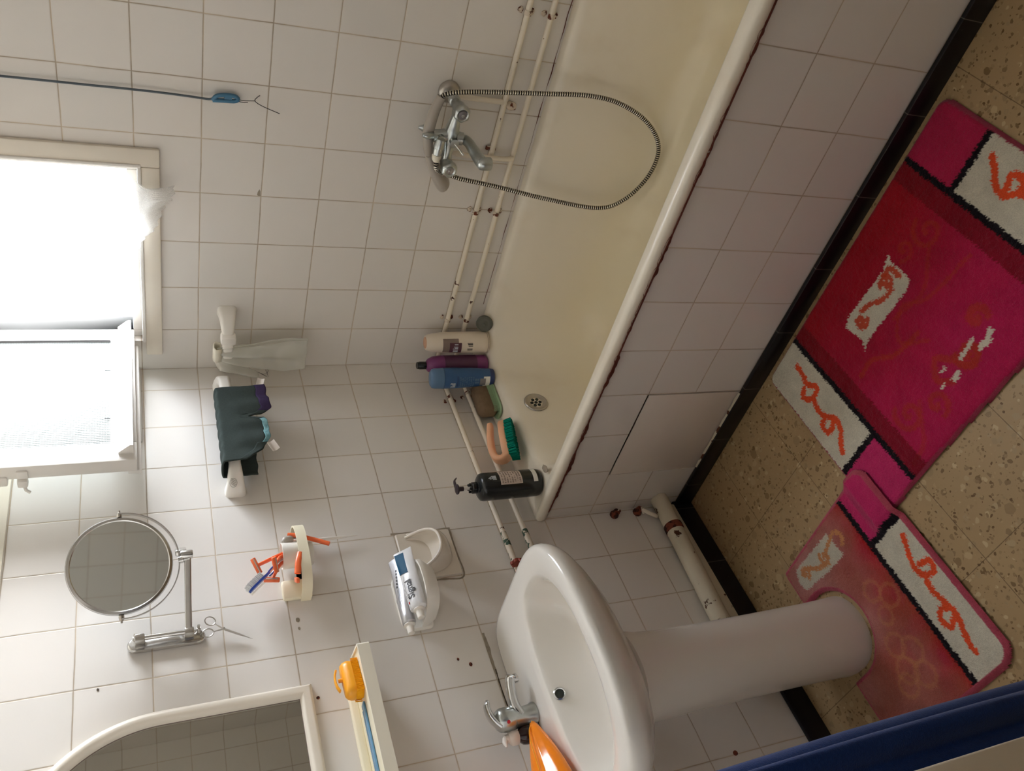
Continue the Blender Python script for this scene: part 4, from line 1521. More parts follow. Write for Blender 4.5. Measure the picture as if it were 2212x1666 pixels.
tube(mb, nt_, [0.0068, 0.0066, 0.0066, 0.0064, 0.0062, 0.006, 0.0058, 0.0056, 0.0054, 0.0052, 0.005, 0.0048, 0.0046, 0.0042, 0.0038, 0.0034, 0.003, 0.0026, 0.0024][:len(nt_)], 14, squash=(0.7, 1.2))
obj('pump_head', mb, 'plum_plastic', t)
obj('label', wrap_label(MB(), fK, DECK + 0.066, DECK + 0.132, -0.05, 1.15), 'label_pale', t)
obj('label_loop', wrap_label(MB(), fK, DECK + 0.018, DECK + 0.031, 0.0, 1.15), 'label_white', t)
for k in range(8):
    print_row(fK, DECK + 0.0705 + 0.0076 * k, 0.0024, 0.05, 1.05, 'taupe_label', t, n=20, seed=30 + k)
print_row(fK, DECK + 0.143, 0.009, 0.35, 0.80, 'ink_white', t, n=6, seed=41)
print_row(fK, DECK + 0.158, 0.005, 0.40, 0.65, 'ink_white', t, n=4, seed=42)

DECK = DK
# peach scrubbing brush shaped like a flat iron
br = thing('scrubbing_brush', 'peach scrubbing brush with teal bristles leaning on the bath rim', 'brush', (-0.45, -0.10, 0.56))
# local frame: x along the brush towards its nose (+), z away from the bristles
bx = V((0.975, -0.185, -0.12)).normalized()
bz0 = V((-0.02, 0.55, 0.84))
bz = (bz0 - bx * bz0.dot(bx)).normalized()
by = bz.cross(bx)
BM = Matrix(((bx.x, by.x, bz.x, -0.452), (bx.y, by.y, bz.y, -0.090), (bx.z, by.z, bz.z, 0.5665), (0, 0, 0, 1))) @ Matrix.Diagonal((0.80, 0.95, 1.0, 1))
sole = []
for k in range(40):
    a = 2 * PI * k / 40
    c, s = math.cos(a), math.sin(a)
    x = 0.088 * (abs(c) ** 0.85) * (1 if c > 0 else -1)
    wdt = 0.031 * (1.0 - 0.42 * max(0, x / 0.088) ** 1.6)
    sole.append((x, wdt * (abs(s) ** 0.8) * (1 if s > 0 else -1)))
mb = MB()
prism(mb, sole, 0.0, 0.021, BM, inset=0.004)
# handle rising from the heel and reaching forward over the sole
rings = []
hpts = spline([(-0.070, 0, 0.010), (-0.080, 0, 0.026), (-0.070, 0, 0.044), (-0.035, 0, 0.053), (0.020, 0, 0.053), (0.066, 0, 0.048), (0.082, 0, 0.046)], 5)
for i, p in enumerate(hpts):
    q = hpts[min(i + 1, len(hpts) - 1)] - hpts[max(i - 1, 0)]
    q.normalize()
    nn = V((-q.z, 0, q.x))
    k = i / (len(hpts) - 1)
    hw = 0.023 - 0.009 * k
    ht = 0.0125 - 0.0045 * k
    rings.append([p + V((0, u_, 0)) + nn * v_ for u_, v_ in rrect(-hw, hw, -ht, ht, ht * 0.8, 4)])
loft(mb, rings, mtx=BM)
obj('handle_body', mb, 'peach', br, sharp=50)
mb = MB()
rnd = random.Random(4)
for i in range(15):
    x = -0.076 + 0.150 * i / 14
    wdt = 0.027 * (1.0 - 0.42 * max(0, x / 0.088) ** 1.6) * math.sqrt(max(0.05, 1 - (x / 0.093) ** 4))
    nrow = 5
    for j in range(nrow):
        y = -wdt + 2 * wdt * j / (nrow - 1)
        for q in range(5):
            px, py = x + rnd.uniform(-0.004, 0.004), y + rnd.uniform(-0.004, 0.004)
            tube(mb, [(px, py, 0.001), (px * 1.02 + rnd.uniform(-0.001, 0.001), py * 1.08 + rnd.uniform(-0.002, 0.002), -0.022 + rnd.uniform(-0.001, 0.001))], [0.0022, 0.0026], 5, mtx=BM)
o = obj('bristles', mb, 'teal_bristle', br)
o['kind'] = 'stuff'

# brown sponge on a pale green bristled base, in the corner
sc = thing('bath_scrubber', 'brown bath sponge on a pale green bristled base, half hidden behind the blue bottle', 'sponge', (-0.245, -0.05, DECK))
mb = MB()
SP = rrect(-0.061, 0.061, -0.026, 0.026, 0.022, 6)
prism(mb, SP, 0.010, 0.066, at((-0.245, -0.053, DECK), -0.08), inset=0.010)
obj('sponge', mb, 'sponge', sc, sharp=60)
mb = MB()
SP2 = rrect(-0.068, 0.068, -0.033, 0.030, 0.026, 6)
prism(mb, SP2, 0.0, 0.007, at((-0.247, -0.052, DECK + 0.0016), -0.08), inset=0.002)
obj('tray', mb, 'pale_green', sc)
mb = MB()
mt = at((-0.247, -0.052, DECK + 0.001), -0.08)
SP3 = rrect(-0.066, 0.066, -0.0315, 0.0285, 0.026, 10)
per = [V((x, y, 0)) for x, y in SP3]
for k in range(0, 62):
    x = -0.060 + 0.120 * k / 61
    yb_ = -0.031
    if abs(x) > 0.042:
        yb_ = -0.0315 + 0.026 - math.sqrt(max(0, 0.026 ** 2 - (abs(x) - 0.040) ** 2))
    tube(mb, [(x, yb_, 0.006), (x, yb_ + 0.0035, 0.026)], 0.0007, 5, mtx=mt)
o = obj('bristle_fringe', mb, 'pale_green', sc)
o['kind'] = 'stuff'

# dark round plug leaning against the wall
mb = MB()
lathe(mb, [(0.0225, -0.006), (0.0268, -0.005), (0.0275, 0.0), (0.0268, 0.005), (0.0235, 0.0062), (0.022, 0.0050), (0.012, 0.0048), (0.010, 0.0062), (0.0045, 0.0062), (0.003, 0.0085), (0.0, 0.0088)], 36,
      aim((-0.052, -0.212, DECK + 0.0155), (-0.86, -0.22, 0.42)))
pl = obj('bath_plug', mb, 'dark_rubber')
tag(pl, 'dark grey-green round plug leaning on the wall at the bath corner', 'plug')

# ------------------------------------------------------------------ shaving mirror on its bracket
sm = thing('shaving_mirror', 'round chrome shaving mirror on a swing arm fixed to the tiles', 'mirror', (-0.915, 0, 1.53))
mb = MB()
prism(mb, rrect(-0.0165, 0.0165, -0.080, 0.080, 0.016, 8), 0.0, 0.012, Matrix(((1, 0, 0, -0.914), (0, 0, -1, 0), (0, 1, 0, 1.529), (0, 0, 0, 1))), inset=0.004)
plate = obj('base_plate', mb, 'bright_chrome', sm, sharp=50)
for z in (1.592, 1.462):
    mb = MB()
    tube(mb, [(-0.905, -0.010, z), (-0.900, -0.020, z + 0.001)], 0.0045, 10)
    tube(mb, [(-0.900, -0.020, z + 0.001), (-0.896, -0.026, z)], 0.0030, 8)
    obj('fixing_screw', mb, 'steel', sm)
for z in (1.583, 1.483):
    mb = MB()
    box(mb, (-0.9225, -0.040, z - 0.010), (-0.9055, -0.008, z + 0.010), 0.003)
    obj('hinge_block', mb, 'bright_chrome', sm)
mb = MB()
tube(mb, [(-0.914, -0.034, 1.590), (-0.914, -0.034, 1.474)], 0.0052, 14)
obj('hinge_rod', mb, 'bright_chrome', sm)
ME = V((-0.757, -0.100, 1.4785))               # far end of the arm
mb = MB()
A0 = V((-0.914, -0.034, 1.4845))
ad = (ME - A0).normalized()
side = ad.cross(V((0, 0, 1))).normalized()
loft(mb, [[p + side * a + V((0, 0, b)) for a, b in rrect(-0.0035, 0.0035, -0.0075, 0.0075, 0.003, 3)] for p in (A0 - ad * 0.004, A0 + ad * 0.02, ME - ad * 0.02, ME + ad * 0.004)])
obj('arm', mb, 'bright_chrome', sm, sharp=50)
MC = V((-0.769, -0.105, 1.6175))
nrm = V((-0.415, -0.905, -0.09)).normalized()
mm = aim(MC, nrm)
mb = MB()
lathe(mb, [(0.0, -0.007), (0.100, -0.007), (0.1065, -0.0045), (0.1085, 0.0), (0.1065, 0.0045), (0.101, 0.006), (0.099, 0.0045)], 72, mm, cap1=False)
fr = obj('mirror_rim', mb, 'bright_chrome', sm, sharp=50)
mb = MB()
lathe(mb, [(0.0995, 0.0040), (0.099, 0.0044), (0.0, 0.0044)], 72, mm, cap0=False)
obj('mirror_glass', mb, 'mirror_old', sm, sharp=30)
# half-round yoke under the disc, a knob at either end
mb = MB()
ux, uz = mm.to_3x3() @ V((1, 0, 0)), mm.to_3x3() @ V((0, 1, 0))
if uz.z < 0:
    uz = -uz
pts = []
for k in range(41):
    a = PI + PI * k / 40
    pts.append(MC + ux * (0.1165 + 0.004 * abs(math.sin(a))) * math.cos(a) + uz * 0.1215 * math.sin(a))
rings = []
for i, p in enumerate(pts):
    rad = (p - MC).normalized()
    rings.append([p + rad * a + nrm * b for a, b in ((-0.0013, -0.0062), (0.0013, -0.0062), (0.0013, 0.0062), (-0.0013, 0.0062))])
loft(mb, rings)
obj('yoke', mb, 'bright_chrome', sm, sharp=30)
for s_ in (-1, 1):
    mb = MB()
    c = MC + ux * s_ * 0.1085
    lathe(mb, [(0.0055, 0.0), (0.0060, 0.004), (0.0045, 0.0105), (0.0025, 0.0115), (0.0022, 0.016), (0.0, 0.0165)], 12, aim(c, ux * s_))
    obj('pivot_knob', mb, 'steel', sm)
mb = MB()
YB_ = MC - uz * 0.1225
lathe(mb, [(0.0085, 0.0), (0.0085, 0.010), (0.0065, 0.011), (0.0065, 0.024), (0.0, 0.0245)], 16, aim(YB_ + V((0, 0, 0.003)), V((0.1, -0.1, -1))))
tube(mb, [YB_ + V((0, 0, -0.016)), ME + V((0.0, 0, 0.012))], 0.0068, 14)
lathe(mb, [(0.0095, -0.013), (0.0105, -0.010), (0.0105, 0.010), (0.0095, 0.013), (0.0, 0.013)], 16, aim(ME + V((0.002, 0, 0.002)), (0, 0, 1)))
box(mb, (-0.006, -0.007, -0.011), (0.022, 0.007, 0.014), 0.003, mtx=at(ME + V((0.012, 0.004, 0.012)), 0.7))
obj('swivel_joint', mb, 'bright_chrome', sm, sharp=50)

# scissors hung on the bracket's screw
scs = thing('scissors', 'small steel scissors hanging by a finger ring under the shaving mirror bracket', 'scissors', (-0.905, -0.012, 1.43))
tip = V((-0.941, -0.008, 1.350))
for c_, off, nm in ((V((-0.887, -0.020, 1.4375)), 0.0012, 'blade'), (V((-0.914, -0.016, 1.444)), -0.0012, 'blade')):
    mb = MB()
    piv = V((-0.910, -0.016, 1.4095))
    rad_ = 0.0120
    d = (piv - c_).normalized()
    perp = V((-d.z, 0, d.x))
    tube(mb, [c_ + d * rad_ * math.cos(a) + perp * rad_ * 0.85 * math.sin(a) for a in [2 * PI * k / 28 for k in range(28)]], 0.0014, 8, True)
    tube(mb, [c_ + d * rad_, piv + V((0, off, 0)), piv.lerp(tip, 0.5) + V((0, off, 0)), tip], [0.0017, 0.0034, 0.0030, 0.0006], 8, squash=(0.5, 1.0))
    obj(nm, mb, 'steel', scs)
mb = MB()
lathe(mb, [(0.0022, 0.0), (0.0022, 0.0025), (0.0, 0.003)], 10, aim((-0.910, -0.0185, 1.4095), (0, -1, 0)))
obj('pivot_screw', mb, 'bright_chrome', scs)

# ------------------------------------------------------------------ tumbler holder with brushes
th = thing('toothbrush_holder', 'white plastic tumbler and toothbrush holder on the tiles below the shaving mirror', 'holder', (-0.76, 0, 1.215))
def halfoval(xc, a, d, n=30, y0=-0.0005):
    out = [(xc + a, y0)]
    for k in range(1, n):
        t_ = PI * k / n
        c = math.cos(t_)
        out.append((xc + a * (abs(c) ** 0.75) * (1 if c > 0 else -1), y0 - d * (math.sin(t_) ** 0.62)))
    out.append((xc - a, y0))
    return out
HX = -0.7575
o_out = halfoval(HX, 0.0985, 0.086)
o_in = halfoval(HX, 0.0945, 0.082)
mb = MB()
loft(mb, [[V((x, y, 1.2040)) for x, y in o_out], [V((x, y, 1.2285)) for x, y in o_out], [V((x, y, 1.2285)) for x, y in o_in], [V((x, y, 1.2040)) for x, y in o_in]], False, False, True, True)
obj('band', mb, 'ivory_plastic', th)
mb = MB()
prism(mb, [(min(x, -0.722), y) for x, y in o_in if x < -0.70], 1.2060, 1.2095)
obj('shelf_plate', mb, 'ivory_plastic', th)
mb = MB()
box(mb, (-0.853, -0.016, 1.200), (-0.800, -0.0005, 1.270), 0.006)
obj('back_plate', mb, 'ivory_plastic', th)
mb = MB()
TC = (-0.752, -0.0465)
lathe(mb, [(0.0, 0.0), (0.027, 0.0), (0.029, 0.003), (0.0325, 0.074), (0.0312, 0.0745), (0.0278, 0.004), (0.0, 0.003)], 36, at((TC[0], TC[1], 1.1900)))
obj('tumbler', mb, 'white_plastic', th, sharp=50)

def razor(name, label, base, mid, head, m='orange', hw=0.020, turn=0.4):
    t = thing(name, label, 'razor', base)
    b, h = V(base), V(head)
    d = (h - V(mid)).normalized()
    mb = MB()
    pts = spline([b, b.lerp(V(mid), 0.6), V(mid), h], 6)
    tube(mb, pts, [0.0045 + 0.0012 * math.sin(2.5 * i / len(pts)) for i in range(len(pts))], 10, squash=(0.7, 1.1))
    obj('handle', mb, m, t)
    mb = MB()
    hm = aim(h, d) @ Matrix.Rotation(turn, 4, 'Z') @ Matrix.Rotation(0.9, 4, 'X')
    box(mb, (-hw, -0.006, -0.003), (hw, 0.006, 0.004), 0.002, mtx=hm)
    hd = obj('razor_head', mb, m, t)
    mb = MB()
    box(mb, (-hw * 0.9, -0.0035, 0.004), (hw * 0.9, -0.001, 0.0052), 0.0003, mtx=hm)
    obj('blade_strip', mb, 'steel', hd)
    return t

razor('razor', 'orange disposable razor standing in the tumbler, handle arching out to its head', (-0.735, -0.055, 1.200), (-0.757, -0.062, 1.268), (-0.786, -0.068, 1.328), turn=1.0)
razor('razor', 'orange disposable razor leaning out low over the tumbler rim', (-0.748, -0.062, 1.200), (-0.768, -0.067, 1.2705), (-0.800, -0.084, 1.288), turn=0.2)
razor('razor', 'orange disposable razor behind the white and blue toothbrush', (-0.752, -0.046, 1.200), (-0.7775, -0.0525, 1.2695), (-0.822, -0.056, 1.296), turn=2.0)
# orange handle lying on the plate in front of the tumbler
rz_ = thing('razor', 'orange razor lying flat on the holder plate in front of the tumbler', 'razor', (-0.80, -0.075, 1.212))
mb = MB()
tube(mb, spline([(-0.772, -0.0830, 1.2245), (-0.797, -0.0820, 1.2330), (-0.826, -0.0750, 1.2385)], 6), 0.0055, 10, squash=(1.4, 0.7))
obj('handle', mb, 'orange', rz_)
mb = MB()
box(mb, (-0.018, -0.006, -0.004), (0.018, 0.006, 0.004), 0.002, mtx=at((-0.838, -0.066, 1.2410), 0.9))
obj('razor_head', mb, 'orange', rz_)

def toothbrush(label, tail, mid, neck, head, m_back, m_body, face):
    t = thing('toothbrush', label, 'toothbrush', tail)
    tl, nk, hd = V(tail), V(neck), V(head)
    mb = MB()
    pts = spline([tl, V(mid), nk], 6)
    tube(mb, pts, [0.0055 - 0.002 * i / len(pts) for i in range(len(pts))], 12)
    obj('handle', mb, m_body, t)
    d = (hd - nk).normalized()
    f = V(face)
    f = (f - d * f.dot(d)).normalized()
    s = d.cross(f)
    mb = MB()
    ring = []
    for k in (0.0, 0.06, 0.3, 0.94, 1.0):
        w_ = {0.0: 0.0035, 0.06: 0.0065, 0.3: 0.0078, 0.94: 0.0078, 1.0: 0.0035}[k]
        p = nk.lerp(hd, k)
        ring.append([p + s * a + f * b for a, b in ((-w_, -0.0025), (w_, -0.0025), (w_, 0.0025), (-w_, 0.0025))])
    loft(mb, ring)
    obj('brush_head', mb, m_back, t)
    mb = MB()
    for i in range(11):
        for j in range(4):
            p = nk.lerp(hd, 0.30 + 0.063 * i) + s * (-0.0058 + 0.0039 * j)
            tube(mb, [p + f * 0.002, p + f * (0.0155 + 0.001 * ((i + j) % 2))], [0.0019, 0.0022], 6)
    o = obj('bristles', mb, 'bristle_white', t)
    o['kind'] = 'stuff'
    return t

tb = toothbrush('white and blue toothbrush standing in the tumbler, bristles up', (-0.742, -0.042, 1.200), (-0.764, -0.0535, 1.2675), (-0.812, -0.072, 1.302), (-0.868, -0.088, 1.352), 'brush_blue', 'white_plastic', (0.2, -0.3, 1.0))
mb = MB()
tube(mb, [V((-0.780, -0.0625, 1.281)), V((-0.812, -0.0765, 1.304))], [0.0026, 0.0020], 8)
obj('grip_stripe', mb, 'brush_blue', tb)
tb2 = toothbrush('white toothbrush with a grey neck in the tumbler beside the blue one', (-0.757, -0.033, 1.200), (-0.774, -0.037, 1.2675), (-0.800, -0.036, 1.300), (-0.846, -0.046, 1.345), 'white_plastic', 'white_plastic', (0.3, -0.2, 1.0))
mb = MB()
tube(mb, [V((-0.782, -0.0405, 1.279)), V((-0.799, -0.0400, 1.298))], [0.0024, 0.0020], 8)
obj('grip_stripe', mb, 'brush_blue', tb2)
# brushes through the slots on the right
t = thing('toothbrush', 'orange toothbrush handle hanging through the right end of the holder', 'toothbrush', (-0.70, -0.06, 1.2))
mb = MB()
tube(mb, spline([(-0.692, -0.052, 1.242), (-0.699, -0.054, 1.222), (-0.716, -0.058, 1.190), (-0.741, -0.062, 1.147)], 6), [0.0050, 0.0050] + [0.0055] * 17, 12)
obj('handle', mb, 'orange', t)
t = thing('toothbrush', 'slim white toothbrush hanging down through the right end of the holder', 'toothbrush', (-0.69, -0.04, 1.2))
mb = MB()
tube(mb, spline([(-0.6975, -0.030, 1.248), (-0.694, -0.028, 1.215), (-0.697, -0.024, 1.170), (-0.694, -0.020, 1.115), (-0.690, -0.016, 1.060)], 8), [0.0040] * 12 + [0.0048] * 12 + [0.0040, 0.0036, 0.003, 0.0026, 0.0022, 0.0018, 0.0014, 0.001, 0.0008], 12)
obj('handle', mb, 'white_plastic', t)
mb = MB()
tube(mb, spline([(-0.7035, -0.048, 1.232), (-0.7085, -0.052, 1.248), (-0.7175, -0.056, 1.257)], 5), [0.0075, 0.009, 0.0095, 0.0098, 0.010, 0.010, 0.0098, 0.009, 0.0078, 0.006, 0.004][:11], 14)
obj('brush_cover', mb, 'grey_plastic', t)

# ------------------------------------------------------------------ soap dish with toothpaste, ceramic recess beside it
sd = thing('soap_dish', 'white plastic soap dish on the wall under two tubes of toothpaste', 'soap dish', (-0.91, 0, 0.95))
mb = MB()
prism(mb, rrect(-0.986, -0.822, 0.925, 1.004, [0.03, 0.03, 0.012, 0.012], 6), 0.0, 0.012, Matrix(((1, 0, 0, 0), (0, 0, -1, -0.0004), (0, 1, 0, 0), (0, 0, 0, 1))), inset=0.004)
obj('back_plate', mb, 'white_plastic', sd)
mb = MB()
oo = halfoval(-0.904, 0.078, 0.112, 36, -0.010)
ii = halfoval(-0.904, 0.071, 0.104, 36, -0.014)
bot = halfoval(-0.904, 0.060, 0.088, 36, -0.010)
iib = halfoval(-0.904, 0.060, 0.090, 36, -0.016)
loft(mb, [[V((x, y, 0.918)) for x, y in bot], [V((x, y, 0.948)) for x, y in oo], [V((x, y, 0.9575)) for x, y in oo], [V((x, y, 0.9585)) for x, y in ii], [V((x, y, 0.942)) for x, y in iib]], True, True)
obj('tray', mb, 'white_plastic', sd, sharp=50)
mb = MB()
leaf_emblem(mb, Matrix(((1.25, 0, 0, -0.905), (0, 0, 1, -0.0134), (0, 1.25, 0, 0.988), (0, 0, 0, 1))), 1.3)
obj('leaf_emblem', mb, 'emblem_line', sd)

def tube_of_paste(label, tail, capend, width, m_body, face, name='toothpaste_tube'):
    """Flat crimped tail, round shoulder, screw cap. Returns the empty and a surface function (u along 0..1, v across -1..1)."""
    t = thing(name, label, 'toothpaste', tail)
    a, b = V(tail), V(capend)
    d = (b - a).normalized()
    L = (b - a).length
    up0 = V(face)
    up0 = (up0 - d * up0.dot(d)).normalized()
    sd_ = d.cross(up0)
    def sec(k):
        wv = width * (1.0 - 0.16 * k)
        hv = 0.0008 + 0.0150 * (min(1.0, k / 0.85) ** 0.8)
        return wv, hv
    def surf(u, v, lift=0.0):
        w_, h_ = sec(u)
        return a + d * L * u + sd_ * w_ * v + up0 * (h_ * math.sqrt(max(0.0, 1 - v * v)) ** 0.9 + lift)
    mb = MB()
    rings = []
    for k in [0, 0.02, 0.05, 0.1, 0.2, 0.3, 0.45, 0.6, 0.75, 0.9, 1.0]:
        w_, h_ = sec(k)
        rings.append([a + d * L * k + sd_ * w_ * math.cos(2 * PI * i / 28) + up0 * h_ * math.sin(2 * PI * i / 28) + up0 * 0.0008 * math.sin(9 * k + 2 * math.cos(2 * PI * i / 28)) for i in range(28)])
    w_, h_ = sec(1.0)
    rings.append([a + d * (L + 0.006) + sd_ * w_ * 0.55 * math.cos(2 * PI * i / 28) + up0 * h_ * 0.62 * math.sin(2 * PI * i / 28) for i in range(28)])
    loft(mb, rings)
    obj('tube_body', mb, m_body, t, sharp=50)
    mb = MB()
    lathe(mb, [(0.0135, 0.0), (0.0140, 0.002), (0.0095, 0.006), (0.0092, 0.008), (0.0082, 0.024), (0.0060, 0.0255), (0.0, 0.0257)], 22, aim(a + d * (L + 0.004), d))
    obj('screw_cap', mb, 'white_plastic', t)
    return t, surf, d

# front tube: white and teal with the brand lettering; the rear one shows its silver side
t1, sf1, d1 = tube_of_paste('white toothpaste tube with teal tail and black lettering, in front on the soap dish', (-0.806, -0.088, 0.9800), (-0.978, -0.097, 0.9820), 0.0245, 'tube_white', (0, -0.80, 0.60))
def band(u0, u1, v0, v1, lift=0.0006, n=10, m=10, slant=0.0):
    return sheet(MB(), [[sf1(u0 + (u1 - u0) * i / n + slant * (j / m), v0 + (v1 - v0) * j / m, lift) for j in range(m + 1)] for i in range(n + 1)], 0.0004)
obj('teal_print', band(0.05, 0.42, -0.10, 0.93, slant=-0.02), 'tube_teal', t1)
# lettering reads from the cap end towards the tail
MPS = 1.0 if (d1.cross(V((0, -0.8, 0.6)))).z > 0 else -1.0
def mp(x, y):
    return sf1(0.88 - x / 0.172, MPS * (-0.20 + y / 0.0225), 0.0011)
obj('lettering', text_mesh('Signal', 0.0255, mp, bold=0.016), 'ink', t1, smooth=False)
sheet(m_ := MB(), [[sf1(0.45 + 0.40 * i / 16, 0.56 + 0.13 * math.sin(PI * i / 16) + 0.018 * j, 0.0009) for j in range(2)] for i in range(17)], 0.0004)
obj('print_swash', m_, 'ink_grey', t1)
for k, (u_, w_) in enumerate(((0.66, 0.05), (0.72, 0.04), (0.78, 0.05))):
    obj('small_print', sheet(MB(), [[sf1(u_ + w_ * 0.5 * i, 0.80 + 0.02 * j, 0.0009) for j in range(2)] for i in range(3)], 0.0004), 'ink_grey', t1)
obj('red_print', sheet(MB(), [[sf1(0.895 + 0.035 * i / 2, 0.62 + 0.16 * j / 2, 0.0009) for j in range(3)] for i in range(3)], 0.0004), 'ink_red', t1)
t2, sf2, d2 = tube_of_paste('silver-white toothpaste tube with grey print, behind the lettered one on the soap dish', (-0.802, -0.052, 0.992), (-0.992, -0.058, 1.001), 0.0205, 'tube_silver', (0, -0.62, 0.78))
for k in range(6):
    obj('small_print', sheet(MB(), [[sf2(0.20 + 0.05 * k + 0.03 * i / 2, -0.12 + 0.05 * k + 0.22 * j / 2, 0.0007) for j in range(3)] for i in range(3)], 0.0004), 'ink', t2)
for k in range(3):
    obj('print_line', sheet(MB(), [[sf2(0.50 + 0.28 * i / 10, -0.15 + 0.20 * k + 0.04 * j, 0.0007) for j in range(2)] for i in range(11)], 0.0004), 'ink_grey', t2)

# ceramic soap recess tile
cs = thing('ceramic_soap_holder', 'cream ceramic soap holder with a curved lip, set among the tiles', 'soap holder', (-0.767, 0, 0.88))
mb = MB()
prism(mb, rrect(-0.842, -0.693, 0.8065, 0.9585, 0.006, 4), 0.0, 0.007, Matrix(((1, 0, 0, 0), (0, 0, -1, -0.0003), (0, 1, 0, 0), (0, 0, 0, 1))), inset=0.003)
obj('tile_plate', mb, 'niche_ceramic', cs)
def lip(a, k=1.0):
    c, s = math.cos(a), math.sin(a)
    e1 = (abs(c) ** 0.8) * (1 if c > 0 else -1)
    e2 = abs(s) ** 0.72
    return e1, e2
rim, base_, inner = [], [], []
NL = 40
for i in range(NL + 1):
    a = PI * i / NL
    e1, e2 = lip(a)
    xc = -0.766
    rim.append(V((xc + 0.056 * e1, -0.008 - 0.060 * e2, 0.934 - 0.070 * e2)))
    base_.append(V((xc + 0.066 * e1, -0.0065 - 0.004 * e2, 0.930 - 0.108 * e2)))
    inner.append(V((xc + 0.050 * e1, -0.0075, 0.936 - 0.060 * e2)))
mb = MB()
tube(mb, rim, 0.0042, 12)
for i0, i1, kk in ((rim, base_, 8), (rim, inner, 8)):
    G = []
    for i in range(NL + 1):
        row = []
        for j in range(kk + 1):
            f = j / kk
            p = i0[i].lerp(i1[i], f)
            bulge = math.sin(PI * f) * 0.010
            if i1 is base_:
                p += V((0, -bulge, -bulge * 0.3))
            else:
                p += V((0, -bulge * 0.2, -bulge * 1.4))
            row.append(p)
        G.append(row)
    sheet(mb, G, 0.003)
obj('dish_lip', mb, 'niche_ceramic', cs, sharp=70)

# ------------------------------------------------------------------ shelf and what lies on it
sh = thing('wall_shelf', 'long ivory plastic wall shelf with a raised back edge under the arched mirror', 'shelf', (-1.33, 0, 1.138))
SX0, SX1, SF = -1.046, -1.60, -0.132
poly = [(SX0, -0.0008), (SX0 - 0.004, -0.030), (-1.064, SF + 0.004), (-1.068, SF), (SX1 - 0.0, SF), (SX1 - 0.02, -0.0008)]
mb = MB()
prism(mb, poly, 1.140, 1.148)
obj('shelf_board', mb, 'ivory_plastic', sh)
mb = MB()
pin = [(x + 0.005, y) for x, y in poly]
edge = [(SX0 + 0.001, -0.0008), (SX0 - 0.002, -0.031), (-1.0625, SF + 0.003), (-1.0675, SF - 0.002), (SX1, SF - 0.002), (SX1 - 0.022, -0.0008)]
inn = [(SX0 - 0.003, -0.0008), (SX0 - 0.0065, -0.0305), (-1.0665, SF + 0.006), (-1.0705, SF + 0.003), (SX1 + 0.004, SF + 0.003), (SX1 - 0.016, -0.0008)]
loft(mb, [[V((x, y, 1.125)) for x, y in edge], [V((x, y, 1.1515)) for x, y in edge], [V((x, y, 1.1515)) for x, y in inn], [V((x, y, 1.125)) for x, y in inn]], False, False, False)
obj('front_edge', mb, 'cream_plastic', sh)
mb = MB()
box(mb, (SX1, -0.018, 1.146), (SX0 - 0.001, -0.0008, 1.1665), 0.005, 3)
obj('back_edge', mb, 'ivory_plastic', sh)
# nail brush
nb = thing('nail_brush', 'amber orange nail brush with a ring handle on the ivory shelf', 'brush', (-1.115, -0.07, 1.148))
mb = MB()
NM = at((-1.120, -0.080, 1.1484), 0.14)
loft(mb, [[V((x * k, y * k2, z)) for x, y in rrect(-0.045, 0.045, -0.022, 0.022, 0.020, 6)] for z, k, k2 in ((0.016, 0.96, 0.98), (0.019, 1.0, 1.0), (0.026, 1.0, 0.96), (0.033, 0.95, 0.78), (0.0375, 0.86, 0.52))], mtx=NM)
obj('brush_back', mb, 'amber', nb, sharp=60)
mb = MB()
loft(mb, [[V((x * k, y * k, z)) for x, y in rrect(-0.044, 0.044, -0.021, 0.021, 0.018, 14)] for z, k in ((0.0, 0.97), (0.008, 1.0), (0.0165, 0.97))], mtx=NM)
rnd = random.Random(9)
for i in range(26):
    for s_ in (-1, 1):
        x = -0.040 + 0.080 * i / 25
        tube(mb, [(x, s_ * 0.0205, 0.016), (x + rnd.uniform(-0.001, 0.001), s_ * 0.0222, 0.0005)], 0.0013, 5, mtx=NM)
o = obj('bristles', mb, 'amber_bristle', nb)
o['kind'] = 'stuff'
mb = MB()
tube(mb, [(0.004, 0.0, 0.036), (0.004, 0.001, 0.046)], [0.005, 0.0042], 10, mtx=NM)
tube(mb, spline([(-0.022, 0.001, 0.047), (-0.010, 0.001, 0.0512), (0.004, 0.001, 0.0525), (0.018, 0.001, 0.0512), (0.030, 0.001, 0.047)], 5), 0.0030, 10, mtx=NM, squash=(0.8, 2.2))
obj('knob_handle', mb, 'amber', nb)
# comb
cb = thing('comb', 'light blue plastic comb lying on the ivory shelf', 'comb', (-1.26, -0.08, 1.149))
mb = MB()
CM = at((-1.262, -0.072, 1.1486), 0.005)
box(mb, (-0.09, -0.010, 0.0), (0.086, 0.004, 0.0042), 0.0018, mtx=CM)
box(mb, (0.080, -0.010, 0.0), (0.090, 0.013, 0.0040), 0.0016, mtx=CM)
for k in range(44):
    x = 0.077 - 0.0037 * k
    box(mb, (x - 0.0011, 0.003, 0.0006), (x + 0.0011, 0.017, 0.0036), mtx=CM)
obj('comb_body', mb, 'comb_blue', cb)
cb.name = 'comb'

